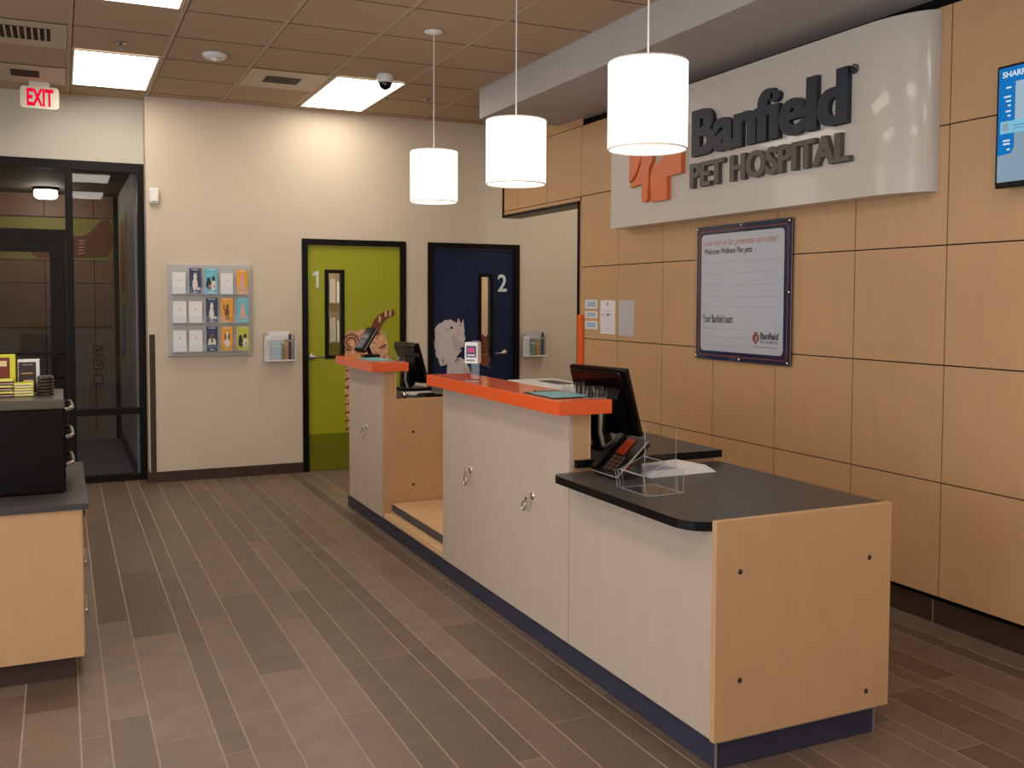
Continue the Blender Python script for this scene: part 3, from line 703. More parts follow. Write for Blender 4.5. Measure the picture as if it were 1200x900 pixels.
# ------------------------------------------------------------------ monitors
def monitor(px, py, pz, w, h, yaw, label, tilt=.30, base_z=.92):
    """px,py,pz = near upper corner of the panel; width runs along local +Y, the back looks to local -X"""
    r = thing('pos_monitor', label, 'monitor', (px, py, base_z), yaw)
    T = Matrix.Translation((0, 0, pz-base_z)) @ Matrix.Rotation(-tilt, 4, 'Y')
    m = MB(); m.box(0, .028, 0, w, -h, 0, M['gloss_black'], .012, 3); m.xf(T); m.build('panel', r, local=True)
    m = MB(); m.box(-.018, .0, .025, w-.025, -h*.24, -.012, M['gloss_black'], .009, 2); m.xf(T); m.build('rear_ridge', r, local=True)
    m = MB(); m.prism([(0, -h*.30), (-.03, -h*.42), (-.03, -h*.9), (0, -h)], 'y', w*.16, w*.84, M['black_plastic']); m.xf(T); m.build('rear_housing', r, local=True)
    m = MB(); m.box(.0282, .0288, .015, w-.015, -h+.015, -.015, M['black']); m.xf(T); m.build('screen', r, local=True)
    m = MB(); zb = pz-base_z
    top = T @ Vector((-.028, w/2, -h*.62)); m.tube([(top.x, w/2, top.z), (top.x-.015, w/2, top.z*.55), (top.x+.012, w/2, .03)], [.05, .045, .05], M['black_plastic'], 12); m.tube([(top.x-.05, w*.36, top.z), (top.x-.055, w*.36, top.z*.5), (top.x-.035, w*.36, .021)], .011, M['silver'], 10); m.build('stand', r, local=True)
    m = MB(); m.box(top.x-.07, top.x+.15, w/2-.11, w/2+.11, .0015, .02, M['black_plastic'], .007, 2); m.build('foot', r, local=True)
    return r
monitor(2.330, 3.79, 1.306, .41, .335, .19, 'large black touch monitor seen from behind above the long orange top')
monitor(2.436, 6.96, 1.290, .36, .325, .19, 'smaller black monitor seen from behind beside the short orange top', base_z=.9255)

# desk phone on the low desktop
ph = thing('desk_phone', 'black desk phone with keypad tilted toward the customer', 'phone', (2.12, 3.58, .866))
A = Vector((2.092, 3.47, .888)); U = Vector((0, .205, 0)); V = Vector((.152, 0, .142))
Nn = Vector((-.142, 0, .152)).normalized()
def on_ph(u, v, n=0): return A+U*u+V*v+Nn*n
def slab(mb, u0, u1, v0, v1, n0, n1, m):
    vs = [on_ph(u, v, n) for n in (n0, n1) for u, v in ((u0, v0), (u1, v0), (u1, v1), (u0, v1))]
    mb.add(vs, [(0, 1, 2, 3), (7, 6, 5, 4), (0, 4, 5, 1), (1, 5, 6, 2), (2, 6, 7, 3), (3, 7, 4, 0)], m)
m = MB(); slab(m, 0, 1, 0, 1, -.03, 0, M['black_plastic']); m.build('body', ph)
m = MB(); slab(m, -.012, 0, -.01, 1.01, -.012, -.004, M['silver']); slab(m, -.012, 1, -.016, -.004, -.012, -.004, M['silver']); m.build('silver_edge', ph)
m = MB(); slab(m, .10, .62, .06, .50, .0005, .003, M['worktop_edge']); kp = m.build('keypad', ph)
for i in range(3):
    for j in range(4):
        m = MB(); slab(m, .14+.16*i, .25+.16*i, .09+.10*j, .16+.10*j, .003, .007, M['brown_tile']); m.build('key', kp)
m = MB(); slab(m, .30, .64, .52, .94, .0005, .004, M['phone_screen']); m.build('display', ph)
m = MB(); slab(m, .76, .97, .03, .97, .006, .017, M['black_plastic']); slab(m, .76, .97, .03, .22, .0005, .0062, M['black_plastic']); slab(m, .76, .97, .78, .97, .0005, .0062, M['black_plastic']); m.build('handset', ph)
m = MB(); m.prism([(2.125, .8675), (2.245, .8675), (2.245, .99), (2.13, .895)], 'y', 3.51, 3.64, M['black_plastic']); m.build('stand', ph)

# paper stack on low desktop
ps = thing('paper_stack', 'loose stack of white papers behind the clear holder', 'papers', (2.42, 3.575, .866), .1)
for k in range(6):
    m = MB(); m.box(-.16+.004*k, .19-.006*k, -.10+.004*k, .105, .0008+.0044*k, .005+.0044*k, M['paper']); m.xf(Matrix.Rotation(.03*(k-2), 4, 'Z')); m.build('sheet_layer', ps, local=True)
m = MB(); m.box(-.15, .0, -.08, .04, .0275, .0285, M['paper_grey'])
for q in range(5): m.box(-.14, -.03, -.07+.02*q, -.062+.02*q, .0286, .0288, M['ink_blue'])
m.build('printed_form', ps, local=True)

def acr(mb, vs, fs, edge):
    mb.add(vs, fs, M['acrylic'])
def sheet(name, parent, p, u, v, n, th=.003, edge=True):
    """thin clear sheet at corner p spanned by u and v; edges coloured pale as highlights"""
    p, u, v, n = map(Vector, (p, u, v, n)); n = n.normalized()*th
    vs = [p, p+u, p+u+v, p+v, p+n, p+u+n, p+u+v+n, p+v+n]
    m = MB(); m.add(vs, [(3, 2, 1, 0), (4, 5, 6, 7)], M['acrylic'])
    m.add(vs, [(0, 1, 5, 4), (1, 2, 6, 5), (2, 3, 7, 6), (3, 0, 4, 7)], M['acrylic_edge'])
    return m.build(name, parent)
# clear brochure holder
bh = thing('brochure_holder', 'empty clear acrylic brochure holder on the low desktop', 'holder', (2.12, 3.25, .867))
sheet('back_sheet', bh, (2.085, 3.235, .868), (.14, -.01, 0), (0, 0, .262), (0, 1, 0))
sheet('base_sheet', bh, (2.035, 3.135, .868), (.165, .005, 0), (0, .2, 0), (0, 0, 1))
sheet('side_sheet', bh, (2.2, 3.14, .871), (0, .04, 0), (0, 0, .085), (1, 0, 0))
sheet('side_sheet', bh, (2.018, 3.33, .871), (.03, -.0, 0), (-.012, 0, .075), (0, 1, 0))
sheet('pocket_front', bh, (2.032, 3.14, .871), (0, .19, 0), (-.014, 0, .075), (-1, 0, 0))
sheet('pocket_slope', bh, (2.022, 3.15, .946), (0, .17, 0), (.11, 0, .045), (0, 0, 1))

# things on the long orange top
ZT = 1.1875
cb = thing('clipboard', 'teal clipboard lying on the long orange countertop', 'clipboard', (2.05, 3.94, ZT))
m = MB(); m.box(1.965, 2.15, 3.785, 4.095, ZT, ZT+.004, M['black_plastic']); m.build('board', cb)
m = MB(); m.box(1.967, 2.147, 3.79, 4.05, ZT+.0042, ZT+.006, M['teal']); m.build('sheet', cb)
m = MB(); m.box(2.01, 2.105, 4.055, 4.08, ZT+.0042, ZT+.012, M['steel']); m.build('clip', cb)
def clear_cup(x, y, w, d, h, label, rz=0., pens=0):
    t = thing('card_holder', label, 'holder', (x, y, ZT), 0)
    sheet('back_sheet', t, (x-w/2, y+d/2, ZT+.001), (w, 0, 0), (0, 0, h), (0, 1, 0), .002)
    sheet('front_sheet', t, (x-w/2, y-d/2, ZT+.001), (w, 0, 0), (0, 0, h*.6), (0, 1, 0), .002)
    sheet('base_sheet', t, (x-w/2, y-d/2+.002, ZT+.001), (w, 0, 0), (0, d-.004, 0), (0, 0, 1), .002)
    sheet('side_sheet', t, (x-w/2, y-d/2+.003, ZT+.0035), (0, d-.006, 0), (0, 0, h*.7), (1, 0, 0), .002)
    if pens:
        m = MB(); m.box(x-w/2+.008, x+w/2-.008, y-.008, y+.008, ZT+.0035, ZT+h*.55, M['ink_black']); m.build('cards', t)
clear_cup(2.148, 4.00, .046, .035, .052, 'clear card holder on the orange top nearest the white printer')
clear_cup(2.165, 3.90, .046, .035, .058, 'pale clear card holder second from the white printer')
clear_cup(2.125, 3.752, .046, .035, .052, 'clear card holder with dark cards beside the teal clipboard', pens=1)
clear_cup(2.174, 3.745, .046, .035, .052, 'clear card holder with dark cards at the orange top corner', pens=1)
# sign stand with white card box
cs = thing('counter_sign', 'white card sign with magenta print on a clear stand', 'sign', (2.01, 4.82, ZT), -.70)
Q = lambda n: n
m = MB(); m.box(-.035, .035, -.034, .034, .0008, .0035, M['acrylic']); m.box(-.036, .036, -.036, -.034, .0008, .0035, M['acrylic_edge']); m.box(-.037, -.035, -.034, .034, .0008, .0035, M['acrylic_edge']); m.box(.035, .037, -.034, .034, .0008, .0035, M['acrylic_edge']); m.build('base', cs, local=True)
m = MB(); m.box(-.028, .028, .0202, .0225, .0036, .215, M['acrylic']); m.build('stand_sheet', cs, local=True)
m = MB(); m.box(-.036, .038, -.038, .020, .095, .208, M['white'], .002, 1); cbx = m.build('card_box', cs, local=True)
m = MB(); m.box(-.027, .029, -.0392, -.0384, .128, .190, M['board_navy']); 
for q in range(4): m.box(-.018+.010*q, -.011+.010*q, -.0402, -.0393, .155, .180-.003*(q % 2), M['magenta'])
m.box(-.018, .022, -.0402, -.0393, .166, .171, M['magenta']); m.box(-.02, .022, -.0402, -.0393, .136, .143, M['paper'])
m.box(-.026, .02, -.0392, -.0384, .108, .116, M['ink']); m.build('print', cbx, local=True)
# white printer
pr_ = thing('label_printer', 'white desktop printer behind the long orange top', 'printer', (2.55, 5.0, .92), .0)
m = MB(); m.box(2.40, 2.73, 4.74, 5.26, .9212, 1.148, M['white'], .02, 3); m.build('housing', pr_)
m = MB(); m.box(2.54, 2.64, 4.84, 5.10, 1.1482, 1.151, M['black_plastic']); m.build('paper_slot', pr_)
m = MB(); m.box(2.3975, 2.3998, 4.85, 5.07, 1.0, 1.04, M['black_plastic']); m.build('outlet', pr_)

# things on the short orange top
ct = thing('card_terminal', 'black card terminal tilted on its stand on the short orange top', 'terminal', (2.1, 7.1, ZT))
m = MB(); m.box(2.06, 2.185, 7.06, 7.15, ZT+.0003, ZT+.022, M['black_plastic'], .006, 2); m.build('base', ct)
m = MB(); m.tube([(2.12, 7.10, ZT+.02), (2.105, 7.10, ZT+.06), (2.09, 7.10, ZT+.10)], [.018, .015, .018], M['black_plastic'], 10); m.build('neck', ct)
Tm = Matrix.Translation((2.085, 7.10, ZT+.135)) @ Matrix.Rotation(math.radians(28), 4, 'Z') @ Matrix.Rotation(-math.radians(50), 4, 'Y')
m = MB(); m.box(-.11, .11, -.05, .05, -.03, .018, M['black_plastic'], .014, 3); m.xf(Tm); m.build('body', ct)
m = MB(); m.box(-.005, .10, -.034, .034, .0181, .0205, M['gloss_black']); m.xf(Tm); m.build('screen', ct)
m = MB(); m.box(-.105, .105, -.053, -.0502, -.004, .004, M['silver']); m.xf(Tm); m.build('trim_strip', ct)
kp = MB(); kp.box(-.095, -.015, -.034, .034, .0181, .020, M['ink_black']); kp.xf(Tm); kpo = kp.build('keypad', ct)
for i in range(3):
    for j in range(4):
        m = MB(); m.box(-.092+.02*j, -.078+.02*j, -.030+.022*i, -.014+.022*i, .0201, .023, M['ink']); m.xf(Tm); m.build('key', kpo)
fl = MB(); fl.box(1.985, 2.15, 6.64, 6.98, ZT, ZT+.005, M['teal'])
solo('teal_folder', fl, 'teal folder lying on the short orange countertop', 'folder')
clear_cup(2.12, 6.58, .05, .04, .05, 'clear card holder beside the teal folder on the short orange top')
clear_cup(2.165, 6.50, .04, .03, .05, 'small clear card holder at the edge of the short orange top')
kb = thing('keyboard', 'black keyboard on the desk behind the short orange top', 'keyboard', (2.5, 6.6, .925))
m = MB(); m.box(2.33, 2.78, 6.50, 6.65, .9258, .945, M['black_plastic'], .005, 1); m.build('case', kb)
m = MB(); 
for i in range(14):
    for j in range(5): m.box(2.345+.0302*i, 2.345+.0302*i+.024, 6.512+.025*j, 6.512+.025*j+.02, .945, .950, M['gloss_black'])
tag(m.build('key_block', kb), kind='stuff')
m = MB(); m.box(2.30, 2.52, 6.70, 6.93, .9258, .932, M['paper']); solo('paper_sheet', m, 'white paper on the desk beneath the smaller monitor', 'paper')
m = MB(); m.tube([(2.20, 6.53, .934), (2.205, 6.56, .95), (2.22, 6.62, .955), (2.235, 6.66, .94)], [.012, .016, .014, .008], M['chrome'], 12); solo('stapler', m, 'shiny silver stapler on the desk behind the short orange top', 'stapler')

# ------------------------------------------------------------------ hospital sign
sg = thing('hospital_sign', 'large white sign board reading Banfield Pet Hospital with a curved end', 'sign', (3.85, 4.9, 2.16))
prof = [(XW, 6.405), (3.80, 6.405), (3.80, 3.86)]
for k in range(1, 13):
    t_ = k/12*PI/2; prof.append((3.80+.149*(1-math.cos(t_)), 3.86-.36*math.sin(t_)))
prof[-1] = (XW-.001, 3.50); prof[0] = (XW-.001, 6.405)
m = MB(); n = len(prof); vs = [(p[0], p[1], 2.166) for p in prof]+[(p[0], p[1], 3.052) for p in prof]
m.add(vs, [(0, 1, n+1, n)], M['sign_board']); m.add(vs, [(i, i+1, n+i+1, n+i) for i in range(1, n-1)], M['sign_board'], True)
m.add(vs, [tuple(range(n-1, -1, -1)), tuple(range(n, 2*n))], M['sign_board'])
m.build('board', sg)
def T(txt, y0, y1, z0, z1, mat, bold, th=.03, x=3.7995):
    return text_mb(txt, 'right', y0, y1, z0, z1, x, th, mat, bold)
bm_ = MB()
for d in (-.011, -.0055, 0, .0055, .011): text_mb('Banfield', 'right', 5.319-d, 3.951-d, 2.558, 2.862, 3.7995, .032-abs(d)*.05-(.0002 if d > 0 else 0), M['sign_navy'], .026, mb=bm_, spacing=.99)
bm_.build('name_lettering', sg)
bm_ = MB()
for d in (-.006, 0, .006): text_mb('PET HOSPITAL', 'right', 5.342-d, 3.923-d, 2.358, 2.520, 3.7995, .032-abs(d)*.06-(.0002 if d > 0 else 0), M['sign_brown'], .024, mb=bm_, spacing=1.0)
bm_.build('lower_lettering', sg)
m = MB(); ring = [(3.915+.022*math.cos(2*PI*k/20), 2.838+.022*math.sin(2*PI*k/20)) for k in range(20)]
m.tube([(3.79, p[0], p[1]) for p in ring], .004, M['sign_navy'], 6, closed=True)
text_mb('R', 'right', 3.923, 3.907, 2.826, 2.85, 3.7995, .012, M['sign_navy'], .02, mb=m); m.build('registered_mark', sg)
m = MB(); xf0, xf1 = 3.765, 3.7995
A_ = [(6.092, 2.475), (6.055, 2.492), (5.99, 2.55), (5.95, 2.62), (5.93, 2.70), (5.925, 2.80), (6.092, 2.80)]
B_ = [(5.925, 2.69), (5.90, 2.675), (5.86, 2.665), (5.825, 2.66), (5.792, 2.645), (5.80, 2.60), (5.838, 2.555), (5.835, 2.48), (5.848, 2.40), (5.858, 2.333), (5.89, 2.318), (5.927, 2.323), (5.93, 2.455), (6.085, 2.440), (6.08, 2.455), (6.0, 2.505), (5.945, 2.58)]
C_ = [(5.66, 2.80), (5.66, 2.93), (5.46, 2.93), (5.46, 2.80), (5.44, 2.80), (5.44, 2.475), (5.607, 2.470), (5.607, 2.315), (5.80, 2.312), (5.80, 2.37), (5.815, 2.46), (5.80, 2.53), (5.76, 2.565), (5.70, 2.58), (5.655, 2.61), (5.64, 2.65), (5.64, 2.72)]
m.prism(A_, 'x', xf0, xf1, M['orange_sign']); m.prism(B_, 'x', xf0+.003, xf1, M['orange_sign']); m.prism(C_, 'x', xf0, xf1, M['orange_sign'])
m.prism(rrect(5.93-.31, 5.93, 2.80, 2.93, .03)[::1], 'x', xf0+.001, xf1, M['orange_sign'])
m.build('emblem', sg)

# ------------------------------------------------------------------ wellness board
wb_ = thing('notice_board', 'navy framed acrylic notice board listing wellness plan pets', 'notice board', (3.93, 5.0, 1.23))
m = MB(); m.box(3.930, 3.9335, 4.53, 5.476, 1.234, 2.117, M['board_navy']); m.build('mounting_back', wb_)
m = MB(); m.prism(rrect(4.598, 5.423, 1.291, 2.061, .03), 'x', 3.9285, 3.9299, M['board_white'])
m2 = rrect(4.565, 5.448, 1.262, 2.084, .03)
m.tube([(3.9297, p[0], p[1]) for p in m2], .0022, M['ink_red'], 4, closed=True)
m.build('white_panel', wb_)
m = MB()
text_mb("Look who's in for preventive care today!", 'right', 5.398, 4.66, 1.972, 2.028, 3.9284, .0006, M['ink_red'], 0, mb=m)
text_mb('Welcome Wellness Plan pets:', 'right', 5.392, 4.89, 1.918, 1.968, 3.9284, .0006, M['ink_black'], .02, mb=m)
text_mb('Your Banfield team:', 'right', 5.402, 5.075, 1.478, 1.532, 3.9284, .0006, M['ink_black'], .02, mb=m)
text_mb('Banfield', 'right', 4.803, 4.638, 1.385, 1.428, 3.9284, .0006, M['sign_navy'], .03, mb=m)
text_mb('PET HOSPITAL', 'right', 4.803, 4.64, 1.358, 1.378, 3.9284, .0006, M['ink'], .02, mb=m)
m.box(3.9278, 3.9284, 4.64, 4.87, 1.333, 1.3375, M['ink'])
for a, b_, c_, d_ in ((4.815, 4.88, 1.372, 1.412), (4.832, 4.863, 1.355, 1.43)): m.box(3.9276, 3.9284, a, b_, c_, d_, M['ink_red'])
m.box(3.9272, 3.9276, 4.840, 4.852, 1.375, 1.405, M['board_white'])
for z in (1.875, 1.80, 1.725, 1.65, 1.585, 1.44, 1.385, 1.33):
    for a, b_ in ((5.19, 5.40), (4.92, 5.15), (4.64, 4.88)):
        if z < 1.45 and a < 4.9: continue
        m.box(3.928, 3.9284, a, b_, z, z+.0025, M['rule'])
m.build('print', wb_)
cvr = sheet('acrylic_cover', wb_, (3.9215, 5.486, 1.228), (0, -.966, 0), (0, 0, .895), (-1, 0, 0), .003)
for y, z in ((5.46, 2.10), (4.546, 2.10), (5.46, 1.25), (4.546, 1.25), (5.0, 2.103), (5.0, 1.247), (5.465, 1.675), (4.542, 1.675)):
    m = MB(); m.lathe([(0, -.004), (.009, -.003), (.010, 0)], (3.9184, y, z), M['chrome'], 'x', 14); m.lathe([(.006, 0), (.006, .0335)], (3.9186, y, z), M['chrome'], 'x', 10); m.build('standoff_mount', wb_)

# papers on maple wall
def posted(y0, y1, z0, z1, label, style):
    m = MB(); m.box(XW-.0022, XW+.0004, y0, y1, z0, z1, M['paper_grey'] if style == 'plain' else M['paper'])
    xx = XW-.0026; w = y1-y0; h = z1-z0
    if style == 'tag':
        m.box(xx, XW-.0022, y0+.02, y1-.02, z0+.2*h, z0+.82*h, M['lightblue'])
        for q in range(4): m.box(xx-.0004, xx, y0+.025, y1-.025-.02*(q % 2), z0+h*(.24+.16*q), z0+h*(.30+.16*q), M['ink_blue'])
    if style == 'form':
        m.box(xx, XW-.0022, y0+w*.46, y0+w*.56, z1-h*.16, z1-h*.06, M['ink'])
        for q in range(9): m.box(xx, XW-.0022, y0+w*(.1+.05*(q % 3)), y1-w*(.12+.1*(q % 2)), z0+h*(.08+.075*q), z0+h*(.088+.075*q), M['rule'])
        m.box(xx, XW-.0022, y1-w*.2, y1-w*.1, z0+h*.55, z0+h*.6, M['ink']); m.box(xx, XW-.0022, y0+w*.35, y1-w*.4, z0+h*.55, z0+h*.6, M['ink'])
    solo('notice_sheet', m, label, 'notice')
posted(6.858, 7.058, 1.556, 1.627, 'small blue-lined white notice, topmost of three on the maple wall', 'tag')
posted(6.858, 7.056, 1.478, 1.534, 'small blue-lined white notice, middle of three on the maple wall', 'tag')
posted(6.857, 7.056, 1.388, 1.455, 'small blue-lined white notice, lowest of three on the maple wall', 'tag')
posted(6.577, 6.806, 1.356, 1.623, 'white printed form taped on the maple wall beside three small notices', 'form')
posted(6.30, 6.526, 1.352, 1.624, 'plain grey sheet taped on the maple wall beside the printed form', 'plain')

# ------------------------------------------------------------------ television
tv = thing('wall_television', 'wall mounted black television showing a blue menu screen', 'television', (3.88, 2.63, 2.13))
m = MB(); m.box(3.862, 3.90, 2.15, 3.112, 2.135, 2.68, M['black_plastic'], .004, 1); m.build('housing', tv)
m = MB(); m.box(3.90, 3.949, 2.45, 2.8, 2.28, 2.55, M['black']); m.build('wall_mount', tv)
m = MB(); m.box(3.8605, 3.8615, 2.165, 3.098, 2.160, 2.668, M['screen_grey'])
m.box(3.8598, 3.8604, 2.165, 3.098, 2.60, 2.668, M['screen_blue']); m.prism([(3.098, 2.28), (3.098, 2.6), (3.015, 2.6), (3.015, 2.31), (3.03, 2.285)], 'x', 3.8598, 3.8604, M['screen_blue'])
m.box(3.8598, 3.8604, 2.165, 3.012, 2.43, 2.6, M['screen_pale']); m.box(3.8594, 3.8597, 2.3, 3.086, 2.375, 2.43, M['screen_cyan'])
m.box(3.859, 3.8593, 3.045, 3.075, 2.387, 2.42, M['screen_grey'])
m.box(3.859, 3.8593, 2.6, 3.02, 2.405, 2.409, M['ink_blue']); m.box(3.859, 3.8593, 2.6, 3.02, 2.392, 2.395, M['ink_blue'])
for z in (2.575, 2.535, 2.515, 2.495, 2.47, 2.45, 2.34, 2.325, 2.30): m.box(3.8592, 3.8597, 3.035, 3.07-.01*(int(z*1000) % 3), z, z+.007, M['screen_white'])
text_mb('SHARP', 'right', 3.080, 2.965, 2.624, 2.650, 3.8597, .0005, M['screen_white'], .02, mb=m)
m.build('screen', tv)

# ------------------------------------------------------------------ brochure rack
rk = thing('brochure_rack', 'grey wall rack with three rows of brochures', 'rack', (1.215, YB, 1.115))
m = MB(); m.box(.857, 1.572, 9.012, YB-.0005, 1.117, 1.93, M['rack'], .004, 1); m.build('mounting_panel', rk)
for z in (1.668, 1.412, 1.156):
    m = MB(); m.box(.885, 1.55, 8.978, 9.011, z-.004, z, M['acrylic_edge']); m.box(.885, 1.55, 8.976, 8.9778, z-.004, z+.06, M['acrylic']); m.build('ledge', rk)
def cover(x0, x1, z0, z1, cm_, animal, label, seed, name='brochure'):
    m = MB(); yf = 8.992
    m.box(x0, x1, yf, yf+.004, z0, z1, cm_); w, h = x1-x0, z1-z0; cx = (x0+x1)/2; ya, yb_ = yf-.0006, yf
    P = lambda poly, mt, l=0: m.prism([(x0+w*u, z0+h*v_) for u, v_ in poly], 'y', ya-.0003*l, yb_, mt)
    if animal is None:
        P(blob(.5, .62, .07, .035, 10), M['rule'])
    else:
        a, b_ = animal
        P([(.2, .93), (.8, .93), (.8, .955), (.2, .955)], M['paper']); P([(.3, .045), (.7, .045), (.7, .07), (.3, .07)], M['paper'])
        if b_ == 'sit':
            P(blob(.48, .36, .22, .24, 18, .06, seed), a); P(blob(.5, .66, .15, .11, 16, .06, seed+1), a, 1); P([(.38, .72), (.41, .84), (.48, .76)], a, 1); P([(.53, .76), (.61, .84), (.63, .71)], a, 1)
            P(blob(.75, .2, .2, .05, 10), a)
        elif b_ == 'stand':
            P(blob(.5, .44, .2, .16, 16, .06, seed), a); P(blob(.55, .66, .12, .1, 14, .05, seed+1), a, 1)
            for u in (.36, .48, .6): P([(u, .12), (u+.07, .12), (u+.07, .36), (u, .36)], a)
            P([(.22, .5), (.28, .5), (.34, .7), (.2, .74)], a)
        elif b_ == 'pair':
            P(blob(.32, .36, .22, .2, 14, .08, seed), M['fur_black']); P(blob(.68, .32, .2, .2, 14, .08, seed+2), M['fur_white'], 1); P(blob(.3, .55, .15, .1, 14, .06, seed), M['fur_black'], 1)
            P(blob(.68, .6, .14, .1, 14, .06, seed+1), M['fur_black'], 2); P(blob(.74, .3, .05, .06, 8), M['fur_black'], 2); P(blob(.36, .3, .06, .06, 8), a, 2)
        elif b_ == 'lie':
            P(blob(.5, .36, .36, .2, 18, .05, seed), a); P(blob(.5, .6, .2, .12, 16, .05, seed+1), M['fur_brown'], 1); P(blob(.5, .18, .4, .1, 14, .05, seed+1), M['violet'], 1); P(blob(.5, .42, .1, .09, 10), M['fur_brown'], 1)
        elif b_ == 'hound':
            P(blob(.5, .36, .24, .22, 16, .06, seed), M['fur_white']); P(blob(.5, .64, .17, .13, 14, .05, seed), M['fur_white'], 1); P(blob(.34, .58, .08, .17, 12), a, 2); P(blob(.66, .58, .08, .17, 12), a, 2); P(blob(.5, .56, .05, .035, 8), M['fur_black'], 3)
    tag(m.build(name), label, 'leaflet' if animal is None else 'brochure', 'blank white cards in the brochure rack' if animal is None else 'picture brochures in the brochure rack')
Z1, Z2, Z3 = 1.669, 1.413, 1.157
cover(.893, 1.005, Z1, 1.857, M['paper'], None, 'blank white card at the start of the top rack row', 1, 'white_card')
cover(1.036, 1.136, Z1, 1.895, M['navy_card'], (M['fur_white'], 'sit'), 'navy brochure with a sitting pale cat, top rack row', 2)
cover(1.168, 1.276, Z1, 1.897, M['teal_card'], (M['fur_pink'], 'pair'), 'sky blue brochure with dark and white pets, top rack row', 3)
cover(1.303, 1.410, Z1, 1.856, M['paper'], None, 'blank white card between blue and amber brochures, top rack row', 4, 'white_card')
cover(1.442, 1.540, Z1, 1.888, M['orange_card'], (M['fur_pink'], 'sit'), 'amber brochure with a pink pet, top rack row', 5)
cover(.896, 1.008, Z2, 1.602, M['paper'], None, 'blank white card first in the middle rack row', 6, 'white_card')
cover(1.030, 1.142, Z2, 1.602, M['paper'], None, 'blank white card second in the middle rack row', 7, 'white_card')
cover(1.175, 1.273, Z2, 1.633, M['navy_card'], (M['fur_white'], 'sit'), 'navy brochure with a white pet, middle rack row', 8)
cover(1.302, 1.409, Z2, 1.634, M['orange_card'], (M['fur_brown'], 'stand'), 'amber brochure with a standing brown pet, middle rack row', 9)
cover(1.446, 1.547, Z2, 1.634, M['teal_card'], (M['fur_pink'], 'sit'), 'teal brochure with a sitting tan pet, middle rack row', 10)
cover(.895, 1.006, Z3, 1.345, M['paper'], None, 'blank white card first in the lowest rack row', 11, 'white_card')
cover(1.030, 1.142, Z3, 1.345, M['paper'], None, 'blank white card second in the lowest rack row', 12, 'white_card')
cover(1.177, 1.271, Z3, 1.378, M['navy_card'], (M['fur_white'], 'lie'), 'navy brochure with a lying pale dog, lowest rack row', 13)
cover(1.305, 1.405, Z3, 1.378, M['orange_card'], (M['fur_brown'], 'hound'), 'amber brochure with a brown-eared hound, lowest rack row', 14)
cover(1.440, 1.547, Z3, 1.378, M['lime_card'], (M['fur_brown'], 'pair'), 'lime brochure with dark and white dogs, lowest rack row', 15)

# wall document holders beside the doors
def wall_holder(x0, x1, z0, z1, label, docs):
    t = thing('document_holder', label, 'holder', ((x0+x1)/2, YB, z0))
    sheet('back_sheet', t, (x0, YB-.006, z0), (x1-x0, 0, 0), (0, 0, z1-z0), (0, 1, 0), .0065)
    m = MB(); m.box(x0, x1, YB-.075, YB-.0065, z0, z0+.006, M['acrylic_edge']); m.build('base', t)
    sheet('front_sheet', t, (x0, YB-.078, z0), (x1-x0, 0, 0), (0, 0, (z1-z0)*.8), (0, 1, 0))
    m = MB(); m.box(x0-.003, x0+.004, YB-.0785, YB-.0745, z0, z0+(z1-z0)*.8, M['white']); m.box(x1-.004, x1+.003, YB-.0785, YB-.0745, z0, z0+(z1-z0)*.8, M['white']); m.box(x0+.004, x1-.004, YB-.0815, YB-.0785, z0-.004, z0+.008, M['white']); m.build('front_rim', t)
    for xx in (x0+.0005, x1-.0035): sheet('side_sheet', t, (xx, YB-.074, z0+.007), (0, .066, 0), (0, 0, (z1-z0)*.9), (1, 0, 0))
    for k, (u0, u1, h, mt, lb) in enumerate(docs):
        m = MB(); a, b_ = x0+(x1-x0)*u0, x0+(x1-x0)*u1; y = YB-.014-.009*k
        m.box(a, b_, y-.003, y, z0+.0075, z0+.0075+h, mt)
        if mt is M['paper'] or mt is M['paper_grey']:
            for q in range(6): m.box(a+.015, b_-.015, y-.0036, y-.003, z0+h*(.2+.12*q), z0+h*(.22+.12*q), M['rule'])
        else: m.box(a+.006, b_-.006, y-.0036, y-.003, z0+h*.75, z0+h*.8, M['paper'])
        solo('leaflet', m, lb, 'leaflet')
wall_holder(1.683, 1.965, 1.06, 1.308, 'clear document holder on the wall left of the green door',
    [(.18, .84, .262, M['paper'], 'white printed sheet in the holder by the green door'), (.04, .2, .22, M['paper'], 'narrow white leaflet in the holder by the green door'), (.26, .6, .17, M['lightblue'], 'light blue booklet in the holder by the green door'), (.56, .64, .15, M['sage'], 'sage leaflet in the holder by the green door'),
     (.66, .77, .19, M['gold'], 'gold leaflet in the holder by the green door'), (.78, .87, .235, M['violet'], 'dark violet leaflet in the holder by the green door')])
wall_holder(4.30, 4.572, 1.048, 1.275, 'clear document holder on the wall right of the navy door',
    [(.22, .92, .26, M['paper_grey'], 'grey printed sheet in the holder by the navy door'), (.10, .34, .2, M['paper'], 'white leaflet in the holder by the navy door'), (.35, .6, .17, M['sage'], 'sage booklet in the holder by the navy door'), (.62, .74, .16, M['gold'], 'gold leaflet in the holder by the navy door'), (.80, .9, .235, M['violet'], 'dark violet leaflet in the holder by the navy door')])

